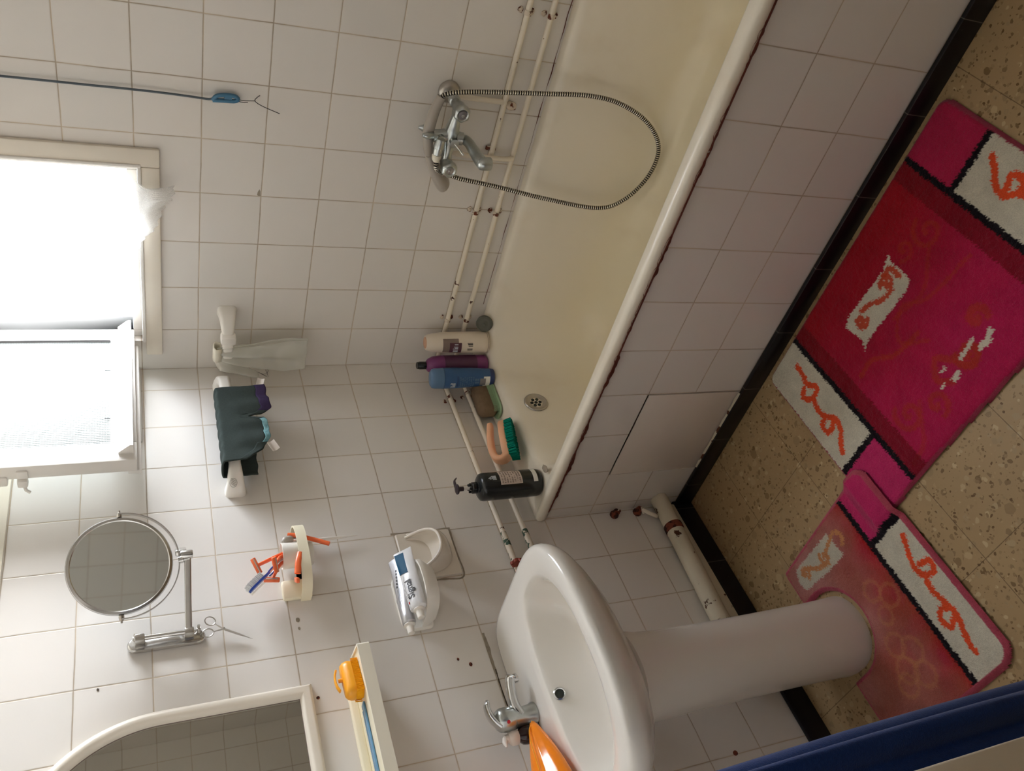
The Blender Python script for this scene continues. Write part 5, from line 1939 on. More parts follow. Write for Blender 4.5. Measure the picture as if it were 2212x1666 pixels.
# ------------------------------------------------------------------ arched mirror
am = thing('arched_mirror', 'large arched wall mirror in a rounded cream frame', 'mirror', (-1.325, 0, 1.24))
xc, hw = -1.325, 0.250
out = [(xc + hw, 1.2385)]
for k in range(0, 61):
    a = PI * k / 60
    out.append((xc + hw * math.cos(a), 1.545 + 0.275 * math.sin(a)))
out.append((xc - hw, 1.2385))
nO = len(out)
def offset_outline(d):
    res = []
    for i in range(nO):
        p0, p1, p2 = V((*out[i - 1], 0)), V((*out[i], 0)), V((*out[(i + 1) % nO], 0))
        e1, e2 = (p1 - p0).normalized(), (p2 - p1).normalized()
        n1, n2 = V((-e1.y, e1.x, 0)), V((-e2.y, e2.x, 0))
        m_ = (n1 + n2).normalized()
        res.append(p1 + m_ * d / max(0.35, m_.dot(n1)))
    return res
mb = MB()
rings = []
FW = 0.030
for k in range(9):
    a = PI * k / 8
    dd = FW * (1 - math.cos(a)) / 2
    rings.append([V((p.x, -0.0005 - 0.004 - 0.017 * math.sin(a) if 0 < k < 8 else -0.0005, p.y)) for p in offset_outline(dd)])
loft(mb, rings, False, False, True, False)
obj('frame', mb, 'trim_paint', am, sharp=50)
mb = MB()
loft(mb, [[V((p.x, -0.0045, p.y)) for p in offset_outline(FW - 0.002)], [V((p.x, -0.0005, p.y)) for p in offset_outline(FW - 0.002)]])
obj('glass', mb, 'mirror', am, smooth=False)
mb = MB()
pr = offset_outline(FW - 0.0005)
tube(mb, [V((p.x, -0.0052, p.y)) for p in pr], 0.0011, 6, True)
obj('mirror_bead', mb, 'taupe_label', am)
mb = MB()
lathe(mb, [(0.004, 0.0), (0.0035, 0.0015), (0.0, 0.002)], 10, aim((-1.106, 0, 1.228), (0, -1, 0)))
tag(obj('wall_plug', mb, 'rust'), 'rusty wall plug just under the lower corner of the arched mirror', 'wall plug')

# ------------------------------------------------------------------ cord on the window wall
cd = thing('hanging_cord', 'grey-blue cord hanging down the window wall to a blue knot', 'cord', (-0.012, -0.86, 1.38))
mb = MB()
tube(mb, spline([(-0.004, -0.852, 2.45), (-0.008, -0.856, 2.15), (-0.010, -0.860, 1.82), (-0.011, -0.861, 1.70), (-0.010, -0.8605, 1.65), (-0.012, -0.862, 1.565), (-0.012, -0.861, 1.488), (-0.012, -0.859, 1.43), (-0.013, -0.858, 1.397), (-0.014, -0.862, 1.386)], 6), 0.0027, 10)
obj('cord', mb, 'cord_blue', cd)
mb = MB()
tube(mb, spline([(-0.014, -0.857, 1.388), (-0.015, -0.868, 1.380), (-0.013, -0.872, 1.364), (-0.012, -0.8715, 1.340), (-0.013, -0.866, 1.331), (-0.014, -0.860, 1.338), (-0.014, -0.8585, 1.364), (-0.014, -0.857, 1.388)], 6), 0.0050, 10)
tube(mb, [(-0.012, -0.866, 1.345), (-0.012, -0.866, 1.362)], [0.0085, 0.0075], 12, squash=(0.6, 1))
obj('knot', mb, 'knot_blue', cd)
mb = MB()
tube(mb, spline([(-0.012, -0.864, 1.338), (-0.012, -0.863, 1.315), (-0.012, -0.865, 1.292)], 5), 0.0009, 6)
tube(mb, spline([(-0.012, -0.861, 1.338), (-0.013, -0.859, 1.322), (-0.012, -0.860, 1.308)], 5), 0.0009, 6)
tube(mb, spline([(-0.010, -0.879, 1.281), (-0.011, -0.874, 1.287), (-0.012, -0.865, 1.292), (-0.012, -0.854, 1.275), (-0.008, -0.837, 1.232)], 5), 0.0010, 6)
obj('thin_wire', mb, 'wire_dark', cd)

# ------------------------------------------------------------------ wash basin and pedestal
wb = thing('wash_basin', 'white ceramic wash basin with a rounded front on a pedestal', 'basin', (-1.277, -0.25, 0.785))
SXC, SCY = -1.293, -0.270

def outer_r(a):
    """Plan of the basin as distance from its middle, by bearing; front is towards -y."""
    c, s = math.cos(a), math.sin(a)
    HW, BK, FR = 0.288, 0.2685, 0.190
    if s < 0:
        e_ = 2.6
        return 1.0 / ((abs(c) / HW) ** e_ + (abs(s) / FR) ** e_) ** (1 / e_)
    # squared back with slightly narrowed, eased corners
    e_ = 9.0
    return 1.0 / ((abs(c) / (HW - 0.012 * s)) ** e_ + (abs(s) / BK) ** e_) ** (1 / e_)

def inner_r(a):
    c, s = math.cos(a), math.sin(a)
    HW, BK, FR = 0.222, 0.095, 0.142
    e_ = 2.6 if s > 0 else 2.2
    return 1.0 / ((abs(c) / HW) ** e_ + (abs(s) / (BK if s > 0 else FR)) ** e_) ** (1 / e_)

NB = 120
ANG = [2 * PI * k / NB for k in range(NB)]
def bring2(fn, k, z, dy=0.0, add=0.0):
    return [V((SXC + math.cos(a) * (fn(a) * k + add), min(-0.0008, SCY + dy + math.sin(a) * (fn(a) * k + add)), z)) for a in ANG]
rings = [
    bring2(outer_r, 0.40, 0.640, 0.02), bring2(outer_r, 0.50, 0.652, 0.015), bring2(outer_r, 0.72, 0.682, 0.01), bring2(outer_r, 0.87, 0.714, 0.004),
    bring2(outer_r, 0.955, 0.738, 0), bring2(outer_r, 0.982, 0.748, 0), bring2(outer_r, 0.997, 0.760, 0), bring2(outer_r, 1.0, 0.772, 0),
    bring2(outer_r, 1.0, 0.780, 0, -0.002), bring2(outer_r, 1.0, 0.7855, 0, -0.008), bring2(outer_r, 1.0, 0.787, 0, -0.018),
]
# top of the rim: ease from outer to inner outline
for f, z in ((0.5, 0.7862), (0.85, 0.7838)):
    rings.append([V((SXC + math.cos(a) * ((outer_r(a) - 0.018) * (1 - f) + inner_r(a) * f), SCY + math.sin(a) * ((outer_r(a) - 0.018) * (1 - f) + inner_r(a) * f), z)) for a in ANG])
rings += [bring2(inner_r, 1.015, 0.7815), bring2(inner_r, 0.99, 0.7775), bring2(inner_r, 0.968, 0.7705), bring2(inner_r, 0.945, 0.758), bring2(inner_r, 0.90, 0.730), bring2(inner_r, 0.82, 0.695),
          bring2(inner_r, 0.68, 0.667), bring2(inner_r, 0.45, 0.652), bring2(inner_r, 0.16, 0.646), bring2(inner_r, 0.10, 0.640)]
mb = MB()
loft(mb, rings, True, True)
obj('basin_bowl', mb, 'ceramic', wb, sharp=70)
# overflow in the back of the bowl
oc = V((-1.288, SCY + 0.0868, 0.7600))
omx = aim(oc, (0.0, -1.0, 0.42))
mb = MB()
lathe(mb, [(0.0135, -0.002), (0.0138, 0.0006), (0.0118, 0.0016), (0.0102, 0.0004), (0.0102, -0.004)], 26, omx, cap0=False, cap1=False)
obj('overflow_ring', mb, 'chrome', wb)
mb = MB()
lathe(mb, [(0.0104, -0.0005), (0.0, -0.0007)], 26, omx)
obj('overflow_hole', mb, 'hole_dark', wb)
mb = MB()
lathe(mb, [(0.023, 0.0), (0.022, 0.003), (0.014, 0.001), (0.0, 0.0)], 24, at((SXC, SCY, 0.6470)))
obj('drain', mb, 'chrome', wb)

pd_ = thing('basin_pedestal', 'white ceramic pedestal column carrying the basin', 'pedestal', (-1.311, -0.22, 0))
def prow(w_, yf, yb_, z):
    out_ = []
    n = 60
    ym = -0.235
    for k in range(n + 1):
        a = PI + PI * k / n
        c, s = math.cos(a), math.sin(a)
        rr = 1.0 / ((abs(c) / w_) ** 2.15 + (abs(s) / (abs(yf - ym) )) ** 2.15) ** (1 / 2.15)
        # squash back part so the sides run straight to the wall side
        out_.append(V((-1.311 + rr * c, ym + rr * s, z)))
    for s_, k_ in ((1, 0), (1, 1), (1, 2), (1, 3), (-1, 3), (-1, 2), (-1, 1), (-1, 0)):
        e_ = (k_ + 1) / 4
        out_.append(V((-1.311 + s_ * w_ * math.sqrt(1 - 0.75 * e_ * e_), ym + (yb_ - ym) * e_, z)))
    return out_
PB = -0.125
rings = [prow(0.092, -0.326, PB, 0.0), prow(0.092, -0.326, PB, 0.006), prow(0.090, -0.324, PB, 0.03), prow(0.088, -0.322, PB, 0.10), prow(0.087, -0.320, PB, 0.25), prow(0.087, -0.320, PB, 0.42),
         prow(0.089, -0.322, PB, 0.53), prow(0.093, -0.326, PB, 0.585), prow(0.100, -0.334, PB, 0.624), prow(0.102, -0.336, PB, 0.634), prow(0.095, -0.328, PB, 0.6375)]
mb = MB()
loft(mb, rings, True, True)
obj('pedestal_column', mb, 'pedestal', pd_, sharp=60)
mb = MB()
lathe(mb, [(0.006, 0.0), (0.006, 0.003), (0.0, 0.004)], 12, aim((-1.4405, 0, 0.285), (0, -1, 0)))
tag(obj('wall_plug', mb, 'rust'), 'dark plug hole in the tile below the basin, left of the pedestal', 'wall plug')

# basin tap, spout swung to the right
ft = thing('basin_tap', 'chrome single-lever basin tap with a red dot', 'tap', (-1.278, -0.082, 0.786))
mb = MB()
lathe(mb, [(0.026, 0.0), (0.0265, 0.004), (0.0235, 0.010), (0.0215, 0.030), (0.0225, 0.048), (0.0235, 0.052)], 28, at((-1.278, -0.082, 0.7865)))
obj('tap_body', mb, 'worn_chrome', ft)
mb = MB()
lathe(mb, [(0.0245, 0.0), (0.0262, 0.004), (0.0266, 0.018), (0.0250, 0.030), (0.0195, 0.038), (0.010, 0.042), (0.0, 0.043)], 28, aim((-1.278, -0.083, 0.8405), (0.02, -0.06, 1)))
lv = obj('tap_head', mb, 'worn_chrome', ft)
mb = MB()
lp = spline([(-1.286, -0.082, 0.874), (-1.272, -0.090, 0.889), (-1.252, -0.098, 0.896), (-1.235, -0.103, 0.893)], 5)
tube(mb, lp, [0.018, 0.0175, 0.017, 0.0165, 0.016, 0.0155, 0.015, 0.0145, 0.014, 0.0135, 0.013, 0.0125, 0.012, 0.011, 0.009, 0.005][:len(lp)], 18, squash=(0.55, 1.1))
obj('lever', mb, 'chrome', ft, sharp=60)
mb = MB()
lathe(mb, [(0.0042, 0.0), (0.0036, 0.0012), (0.0, 0.0016)], 14, aim((-1.2925, -0.1055, 0.860), (-0.55, -0.84, 0.1)))
obj('red_dot', mb, 'red_dot', lv)
mb = MB()
spp = spline([(-1.276, -0.088, 0.822), (-1.258, -0.094, 0.830), (-1.235, -0.102, 0.832), (-1.208, -0.110, 0.829), (-1.194, -0.115, 0.823)], 6)
tube(mb, spp, [0.0170 - 0.0040 * math.sin(PI * 0.8 * i / len(spp)) for i in range(len(spp) - 3)] + [0.0160, 0.0140, 0.0085], 18, squash=(0.85, 1.0))
obj('spout', mb, 'chrome', ft, sharp=60)
mb = MB()
lathe(mb, [(0.0098, 0.0), (0.0105, 0.003), (0.0105, 0.011), (0.0085, 0.0125), (0.0, 0.0125)], 20, aim((-1.203, -0.1125, 0.8225), (0.15, -0.05, -1)))
obj('aerator', mb, 'chrome', ft)

# small dark bottle with a white nozzle
db = thing('dark_bottle', 'small dark brown bottle with a white nozzle cap beside the basin tap', 'bottle', (-1.325, -0.07, 0.787))
mb = MB()
lathe(mb, [(0.019, 0.0), (0.021, 0.002), (0.021, 0.030), (0.019, 0.040), (0.013, 0.047), (0.012, 0.052), (0.0, 0.052)], 26, at((-1.314, -0.072, 0.7872)))
obj('body', mb, 'glass_dark', db, sharp=60)
mb = MB()
lathe(mb, [(0.0155, 0.0), (0.0165, 0.001), (0.0165, 0.014), (0.0135, 0.0185), (0.0095, 0.021), (0.0085, 0.030), (0.0, 0.0305)], 22, at((-1.3145, -0.072, 0.838)))
tube(mb, [V((-1.3145, -0.072, 0.865)), V((-1.323, -0.075, 0.871)), V((-1.334, -0.078, 0.872))], [0.008, 0.006, 0.0015], 12)
obj('nozzle_cap', mb, 'tag', db, sharp=50)
mb = MB()
fD = body_fn(-1.314, -0.072, 0.7872, [(0.021, 0.0), (0.021, 0.03)], 1, 1, 0)
obj('label', wrap_label(MB(), fD, 0.790, 0.807, 3.3, 5.6, n=16), 'label_white', db)
obj('label_mark', wrap_label(MB(), fD, 0.793, 0.803, 3.6, 3.95, n=6, lift=0.0011), 'blue_dark', db)

# glossy orange bag-like pouch lying over the basin's left side
og = thing('orange_pouch', 'glossy orange plastic pouch lying on the left side of the basin', 'pouch', (-1.42, -0.15, 0.80))
mb = MB()
ax0, ax1 = V((-1.309, -0.112, 0.8120)), V((-1.560, -0.172, 0.842))
dd_ = (ax1 - ax0).normalized()
upv = V((0.05, -0.35, 0.93))
upv = (upv - dd_ * upv.dot(dd_)).normalized()
sdv = dd_.cross(upv)
rings = []
for k in range(26):
    f = k / 25
    wv = 0.007 + 0.056 * math.sin(min(1.0, f * 1.15) * PI / 2) ** 0.9
    hv = 0.0055 + 0.026 * math.sin(min(1.0, f * 1.2) * PI / 2) ** 0.8
    if f > 0.93:
        wv *= 1 - (f - 0.93) / 0.07 * 0.35
        hv *= 1 - (f - 0.93) / 0.07 * 0.8
    row = []
    for i in range(40):
        a = 2 * PI * i / 40
        c, s = math.cos(a), math.sin(a)
        ridge = 0.0045 * math.exp(-((a - 1.9) / 0.16) ** 2) * min(1, f * 4) - 0.004 * math.exp(-((a - 1.55) / 0.18) ** 2) * min(1, f * 4)
        row.append(ax0.lerp(ax1, f) + sdv * wv * c + upv * (hv * s + ridge))
    rings.append(row)
loft(mb, rings)
obj('pouch_skin', mb, 'orange_gloss', og, sharp=80)
mb = MB()
tube(mb, spline([ax0 + V((0.006, 0.002, -0.002)), ax0 + dd_ * 0.03 + upv * 0.018, ax0 + dd_ * 0.10 + upv * 0.031 + sdv * -0.008, ax0 + dd_ * 0.20 + upv * 0.034 + sdv * -0.012], 8), 0.0011, 6)
obj('seam', mb, 'amber', og)

# ------------------------------------------------------------------ rugs
def pip(px, py, poly):
    inside = np.zeros(px.shape, bool)
    n = len(poly)
    for i in range(n):
        x0, y0 = poly[i]
        x1, y1 = poly[(i + 1) % n]
        c = ((y0 > py) != (y1 > py))
        with np.errstate(divide='ignore', invalid='ignore'):
            xi = (x1 - x0) * (py - y0) / (y1 - y0 + 1e-12) + x0
        inside ^= c & (px < xi)
    return inside

def dist_path(px, py, pts, closed=False):
    d = np.full(px.shape, 9.0)
    n = len(pts)
    for i in range(n if closed else n - 1):
        x0, y0 = pts[i]
        x1, y1 = pts[(i + 1) % n]
        dx, dy = x1 - x0, y1 - y0
        t = np.clip(((px - x0) * dx + (py - y0) * dy) / (dx * dx + dy * dy + 1e-12), 0, 1)
        d = np.minimum(d, np.hypot(px - x0 - t * dx, py - y0 - t * dy))
    return d

def curve2(pts, k=6):
    return [(p.x, p.y) for p in spline([V((x, y, 0)) for x, y in pts], k)]

RS = np.random.RandomState(3)
def vnoise(px, py, scale, seed):
    """Smooth value noise on a grid, vectorised."""
    r = np.random.RandomState(seed).rand(64, 64)
    x, y = px * scale, py * scale
    xi, yi = np.floor(x).astype(int), np.floor(y).astype(int)
    fx, fy = x - xi, y - yi
    fx, fy = fx * fx * (3 - 2 * fx), fy * fy * (3 - 2 * fy)
    a, b = r[xi % 64, yi % 64], r[(xi + 1) % 64, yi % 64]
    c, d = r[xi % 64, (yi + 1) % 64], r[(xi + 1) % 64, (yi + 1) % 64]
    return (a * (1 - fx) + b * fx) * (1 - fy) + (c * (1 - fx) + d * fx) * fy

def rug(name, x0, x1, y0, y1, res, sdf, paint, z0, height, label, cat):
    nx, ny = int((x1 - x0) / res) + 1, int((y1 - y0) / res) + 1
    gx, gy = np.meshgrid(np.linspace(x0, x1, nx), np.linspace(y0, y1, ny), indexing='ij')
    d = sdf(gx, gy)                                     # inside distance
    jx = gx + (RS.rand(nx, ny) - 0.5) * 0.0055
    jy = gy + (RS.rand(nx, ny) - 0.5) * 0.0055
    col = paint(jx, jy, np.maximum(d, 0))
    pile = RS.rand(nx, ny) * 0.0022 + vnoise(gx, gy, 90, 5) * 0.0015
    k = np.clip(d / 0.010, 0, 1)
    zz = z0(gx, gy) + height * np.sqrt(k) + pile * k
    keep = d > -res * 0.2
    idx = -np.ones((nx, ny), int)
    idx[keep] = np.arange(keep.sum())
    verts = np.stack([gx[keep], gy[keep], zz[keep]], 1)
    faces = []
    a, b, c, e_ = idx[:-1, :-1], idx[1:, :-1], idx[1:, 1:], idx[:-1, 1:]
    ok = (a >= 0) & (b >= 0) & (c >= 0) & (e_ >= 0)
    faces = np.stack([a[ok], b[ok], c[ok], e_[ok]], 1)
    me = bpy.data.meshes.new(name)
    me.from_pydata(verts.tolist(), [], faces.tolist())
    at_ = me.color_attributes.new('dye', 'FLOAT_COLOR', 'POINT')
    cc = np.ones((verts.shape[0], 4), np.float32)
    cc[:, :3] = col[keep]
    at_.data.foreach_set('color', cc.ravel())
    me.shade_smooth()
    me.materials.append(M['rug'])
    o = bpy.data.objects.new(name, me)
    COL.objects.link(o)
    return tag(o, label, cat)

def L3(r, g, b):
    return np.array([lin(r), lin(g), lin(b)])

C_PINK, C_RED, C_DRED, C_BLACK = L3(196, 48, 104), L3(164, 20, 36), L3(112, 18, 30), L3(26, 20, 26)
C_WHITE, C_ORNG, C_MAG, C_EDGE = L3(214, 208, 190), L3(232, 84, 44), L3(180, 32, 80), L3(186, 72, 98)
C_ORED, C_TAN, C_MAUVE = L3(176, 54, 34), L3(204, 140, 92), L3(184, 122, 116)

def put(col, m, c, k=1.0):
    m = (m.astype(float) * k)[..., None]
    return col * (1 - m) + c * m

# bath mat
RX0, RX1, RY0, RY1 = -1.213, -0.7145, -1.358, -0.548
def sd_rr(px, py, x0, x1, y0, y1, r):
    cx, cy = (x0 + x1) / 2, (y0 + y1) / 2
    qx, qy = np.abs(px - cx) - (x1 - x0) / 2 + r, np.abs(py - cy) - (y1 - y0) / 2 + r
    return -(np.hypot(np.maximum(qx, 0), np.maximum(qy, 0)) + np.minimum(np.maximum(qx, qy), 0) - r)

def spiral(cx, cy, r, turns, a0, sgn=1, n=26):
    return [(cx + r * (1 - 0.86 * k / n) * math.cos(a0 + sgn * turns * 2 * PI * k / n), cy + r * (1 - 0.86 * k / n) * math.sin(a0 + sgn * turns * 2 * PI * k / n)) for k in range(n + 1)]

def mat_paint(px, py, d):
    f = np.clip((-0.76 - px) / 0.36, 0, 1)
    f = np.clip(f + 0.25 * (vnoise(px, py, 12, 8) - 0.5), 0, 1)
    col = C_RED[None, None] * (1 - f[..., None]) + C_MAG[None, None] * f[..., None]
    # big faint orange scrolls
    for pts, w_, k in ((curve2([(-0.99, -1.14), (-0.97, -1.02), (-0.93, -0.96), (-0.975, -0.90), (-1.03, -0.95)], 8), 0.006, 0.55),
                       (spiral(-0.875, -1.125, 0.040, 1.25, 0.0), 0.007, 0.55), (spiral(-0.850, -1.06, 0.026, 1.1, 2.0), 0.006, 0.5),
                       (curve2([(-0.90, -1.10), (-0.95, -1.02), (-0.93, -0.93)], 8), 0.006, 0.45),
                       (curve2([(-1.00, -0.945), (-0.985, -0.87), (-0.945, -0.82), (-0.945, -0.77)], 8), 0.007, 0.7),
                       (spiral(-1.10, -0.795, 0.040, 1.3, 0.5), 0.008, 0.6), (spiral(-1.135, -0.86, 0.030, 1.1, 3.0), 0.008, 0.65),
                       (curve2([(-1.10, -0.835), (-1.14, -0.80), (-1.17, -0.77), (-1.18, -0.72)], 8), 0.007, 0.45),
                       (spiral(-1.118, -0.99, 0.030, 1.2, 1.0), 0.011, 0.85), (spiral(-1.085, -1.055, 0.026, 1.0, 4.0), 0.010, 0.7),
                       (curve2([(-1.10, -0.955), (-1.07, -0.93), (-1.10, -0.90), (-1.13, -0.92)], 8), 0.009, 0.7)):
        m = np.clip((w_ - dist_path(px, py, pts)) / 0.003, 0, 1)
        col = put(col, m, C_ORED, k)
    # white lozenge with an orange scroll
    loz = [(-0.822, -1.030), (-0.846, -1.020), (-0.905, -1.022), (-0.915, -1.000), (-0.906, -0.845), (-0.916, -0.822), (-0.893, -0.836), (-0.838, -0.828), (-0.826, -0.850), (-0.834, -0.99)]
    col = put(col, pip(px, py, loz), C_WHITE)
    m = pip(px, py, loz)
    for pts in (spiral(-0.862, -0.978, 0.020, 1.15, 1.2, -1), spiral(-0.862, -0.868, 0.019, 1.15, 4.2, -1), curve2([(-0.882, -0.975), (-0.878, -0.945), (-0.857, -0.915), (-0.846, -0.885)], 8), curve2([(-0.842, -0.985), (-0.848, -1.008), (-0.880, -1.010)], 8)):
        col = put(col, (dist_path(px, py, pts) < 0.0065) & m, C_ORED * 0.6 + C_ORNG * 0.4, 0.95)
    # broken white flecks in the second motif
    for pl in ([(-1.116, -1.058), (-1.130, -1.062), (-1.142, -1.035), (-1.135, -1.010), (-1.124, -1.012), (-1.128, -1.035)], [(-1.104, -1.020), (-1.112, -1.022), (-1.118, -0.97), (-1.108, -0.965)], [(-1.122, -0.950), (-1.134, -0.948), (-1.138, -0.925), (-1.124, -0.922)], [(-1.095, -0.932), (-1.101, -0.934), (-1.102, -0.918), (-1.096, -0.916)], [(-1.118, -0.905), (-1.124, -0.908), (-1.126, -0.890), (-1.119, -0.892)]):
        col = put(col, pip(px, py, pl), C_WHITE)
    # end bands: darker strip, black line, white panel and pink block, mirrored end to end
    for flip in (0, 1):
        if flip == 0:                                   # end towards the basin
            v = py
            u = px
            sx = -1.0
        else:
            v = -1.908 - py                             # mirror about the middle
            u = -1.927 - px
        col = put(col, v > -0.745, C_DRED * 0.8 + C_RED * 0.2, 0.85)
        col = put(col, v > -0.703, C_BLACK)
        body = v > -0.688
        col = put(col, body & (u > -1.052), C_WHITE)
        col = put(col, body & (u <= -1.052), C_BLACK)
        col = put(col, body & (u <= -1.068), C_PINK if flip == 0 else C_RED * 0.55 + C_PINK * 0.45)
        sc = curve2([(-0.775, -0.650), (-0.800, -0.648), (-0.832, -0.640), (-0.862, -0.655), (-0.868, -0.622), (-0.842, -0.604), (-0.832, -0.625)], 8)
        sc2 = curve2([(-0.868, -0.628), (-0.900, -0.615), (-0.930, -0.620), (-0.955, -0.640), (-0.985, -0.630), (-1.010, -0.604), (-1.026, -0.592)], 8)
        sc3 = curve2([(-0.955, -0.638), (-0.965, -0.600), (-0.940, -0.594), (-0.930, -0.615)], 8)
        w_ = 0.0075
        dm = np.minimum(np.minimum(dist_path(u, v, sc), dist_path(u, v, sc2)), dist_path(u, v, sc3))
        col = put(col, (dm < w_) & body, C_ORNG)
        col = put(col, (v > -0.5565), C_EDGE * 0.8)
    col = put(col, d < 0.007, C_EDGE * 0.75)
    return col

def mat_z(px, py):
    return 0.0012 + 0.003 * vnoise(px, py, 5, 12) * np.clip((px + 1.213) / 0.02, 0, 1)

def mat_sdf(px, py):
    wob = 0.008 * np.sin((py + 0.55) * 9.0) * np.clip((-0.95 - px) / 0.2, 0, 1)
    return sd_rr(px + wob * 0.6, py, RX0, RX1, RY0, RY1, 0.028)

rug('bath_mat', RX0 - 0.01, RX1 + 0.002, RY0, RY1, 0.0026, mat_sdf, mat_paint, mat_z, 0.011,
    'long red and magenta bath mat along the black skirting of the bath', 'rug')

# pedestal mat with a cut-out for the column
def ped_sdf(px, py):
    base = sd_rr(px, py, -1.592, -1.074, -0.614, -0.190, 0.045)
    # notch: straight sides closing in a half round under the column
    yc, r = -0.238, 0.104
    dx = (px + 1.311)
    notch = np.where(py < yc, np.hypot(dx, (py - yc)) - r, np.abs(dx) - r)
    slant = (px + 1.076) + 0.05 * (py + 0.60)                 # right side leans in towards the wall
    return np.minimum(np.minimum(base, notch), -slant + 0.0 - 0.0)

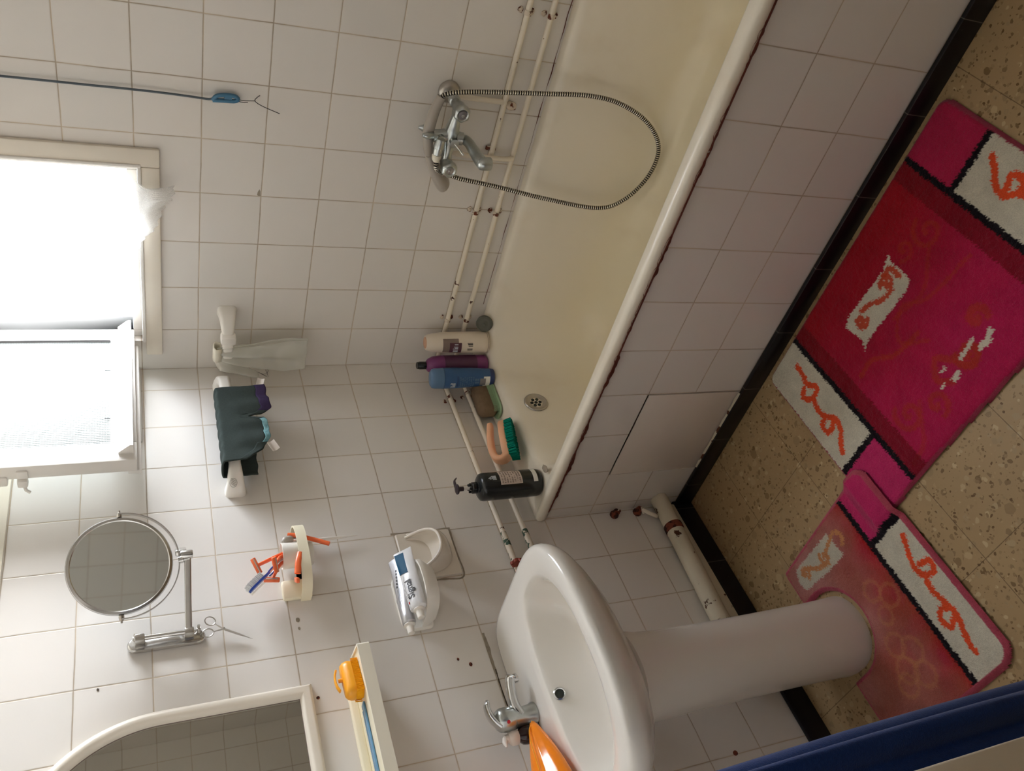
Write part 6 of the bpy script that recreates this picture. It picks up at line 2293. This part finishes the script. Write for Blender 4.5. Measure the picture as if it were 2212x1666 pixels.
def ped_paint(px, py, d):
    n1, n2, n3 = vnoise(px, py, 14, 21), vnoise(px, py, 26, 22), vnoise(px, py, 9, 23)
    col = np.ones(px.shape + (3,)) * C_MAUVE
    f = np.clip((-py - 0.335) / 0.15, 0, 1) ** 1.5
    f = np.clip(f + 0.5 * (n1 - 0.5), 0, 1)
    base2 = C_RED * 0.7 + C_ORED * 0.3
    col = col * (1 - f[..., None]) + base2 * f[..., None]
    g = np.clip((-px - 1.26) / 0.2, 0, 1) * np.clip(n3 * 1.6 - 0.25, 0, 1)
    col = col * (1 - 0.75 * g[..., None]) + C_ORED * 0.75 * g[..., None]
    mg = np.clip((n2 - 0.58) * 4, 0, 1) * np.clip((-py - 0.33) / 0.1, 0, 1)
    col = col * (1 - 0.35 * mg[..., None]) + C_MAG * 0.35 * mg[..., None]
    br_ = np.clip((vnoise(px, py, 18, 27) - 0.35) * 2.2, 0, 1) * 0.4
    col = col * (1 - br_[..., None]) + L3(150, 84, 60) * br_[..., None]
    # faded flower outlines
    for cx, cy, r in ((-1.452, -0.404, 0.028), (-1.475, -0.358, 0.028), (-1.420, -0.372, 0.026), (-1.505, -0.395, 0.027), (-1.300, -0.410, 0.024), (-1.335, -0.445, 0.026), (-1.50, -0.335, 0.025), (-1.36, -0.40, 0.02)):
        m = np.clip((0.006 - np.abs(np.hypot(px - cx, py - cy) - r)) / 0.003, 0, 1)
        col = put(col, m, C_TAN, 0.30)
    # white lozenge at the bath side
    loz = [(-1.122, -0.398), (-1.150, -0.402), (-1.192, -0.405), (-1.190, -0.330), (-1.178, -0.232), (-1.150, -0.226), (-1.120, -0.242), (-1.122, -0.30)]
    m = pip(px, py, loz)
    col = put(col, m, C_WHITE * 0.88)
    for pts in (spiral(-1.158, -0.350, 0.018, 1.1, 0.6), spiral(-1.145, -0.262, 0.017, 1.1, 3.4), curve2([(-1.176, -0.350), (-1.165, -0.315), (-1.150, -0.290), (-1.134, -0.268)], 8), curve2([(-1.150, -0.366), (-1.140, -0.395), (-1.135, -0.42), (-1.155, -0.435), (-1.172, -0.42)], 8)):
        col = put(col, (dist_path(px, py, pts) < 0.0055), C_TAN)
    # black line, white panel, pink block towards the room
    col = put(col, py < -0.482, C_BLACK)
    body = py < -0.497
    col = put(col, body & (px < -1.236), C_WHITE)
    col = put(col, body & (px >= -1.236), C_BLACK)
    col = put(col, body & (px >= -1.220), C_PINK)
    sc = curve2([(-1.268, -0.578), (-1.300, -0.562), (-1.330, -0.548), (-1.358, -0.556), (-1.366, -0.585), (-1.345, -0.590), (-1.335, -0.565)], 8)
    sc2 = curve2([(-1.360, -0.560), (-1.390, -0.548), (-1.425, -0.555), (-1.462, -0.560), (-1.490, -0.548), (-1.515, -0.540), (-1.535, -0.538)], 8)
    sc3 = curve2([(-1.458, -0.560), (-1.470, -0.530), (-1.448, -0.518), (-1.432, -0.535), (-1.440, -0.555)], 8)
    dm = np.minimum(np.minimum(dist_path(px, py, sc), dist_path(px, py, sc2)), dist_path(px, py, sc3))
    col = put(col, (dm < 0.0072) & body, C_ORNG)
    col = put(col, dist_path(px, py, [(-1.352, -0.578)]) < 0.014, C_ORNG)
    fade = np.clip((py + 0.44) / 0.12, 0, 1)
    col = put(col, d < 0.0125, C_EDGE * 0.85 + C_MAUVE * 0.15)
    return col

def ped_z(px, py):
    over = np.clip((-0.520 - py) / 0.035, 0, 1) * np.clip((px + 1.232) / 0.02, 0, 1)
    fold = 0.006 * np.exp(-((py + 0.555) / 0.018) ** 2) * np.clip((px + 1.25) / 0.03, 0, 1)
    return 0.0012 + 0.0165 * over + fold + 0.002 * vnoise(px, py, 6, 31)

rug('pedestal_mat', -1.600, -1.066, -0.620, -0.185, 0.0026, ped_sdf, ped_paint, ped_z, 0.0105,
    'faded pink pedestal mat cut out round the basin column', 'rug')

# ------------------------------------------------------------------ towel hanging beside the doorway
tw = thing('bath_towel', 'deep blue towel hanging beside the cream door lining', 'towel', (-1.74, -0.80, 1.3))
mb = MB()
rings = []
NZ = 46
for j in range(NZ):
    f = j / (NZ - 1)
    z = 1.52 - 1.32 * f
    kx = 0.028 + 0.014 * min(1, f * 1.6)
    ky = 0.030 + 0.034 * min(1, f * 1.3)
    row = []
    for i in range(72):
        a = 2 * PI * i / 72
        fold = 1 + 0.19 * math.sin(5 * a + 1.2 + 0.9 * f) * min(1, f * 2 + 0.2) + 0.03 * math.sin(9 * a - 2.0 * f)
        x = -1.746 + kx * fold * math.cos(a)
        y = -0.800 + ky * fold * math.sin(a) - 0.010 * math.sin(2.2 * f)
        row.append(V((max(x, XW + 0.0035), y, z)))
    rings.append(row)
loft(mb, rings)
obj('towel_cloth', mb, 'towel', tw, sharp=180)
mb = MB()
box(mb, (XW, -0.815, 1.50), (XW + 0.006, -0.785, 1.56), 0.002)
tube(mb, spline([(XW + 0.004, -0.80, 1.53), (XW + 0.03, -0.80, 1.515), (XW + 0.05, -0.80, 1.522), (XW + 0.056, -0.80, 1.545)], 6), 0.004, 10)
hk = obj('robe_hook', mb, 'chrome')
tag(hk, 'chrome robe hook holding the blue towel', 'hook')

for o in bpy.data.objects:
    if o.type == 'MESH' and len(o.data.materials) == 0:
        o.data.materials.append(M['white_plastic'])
bpy.context.view_layer.update()
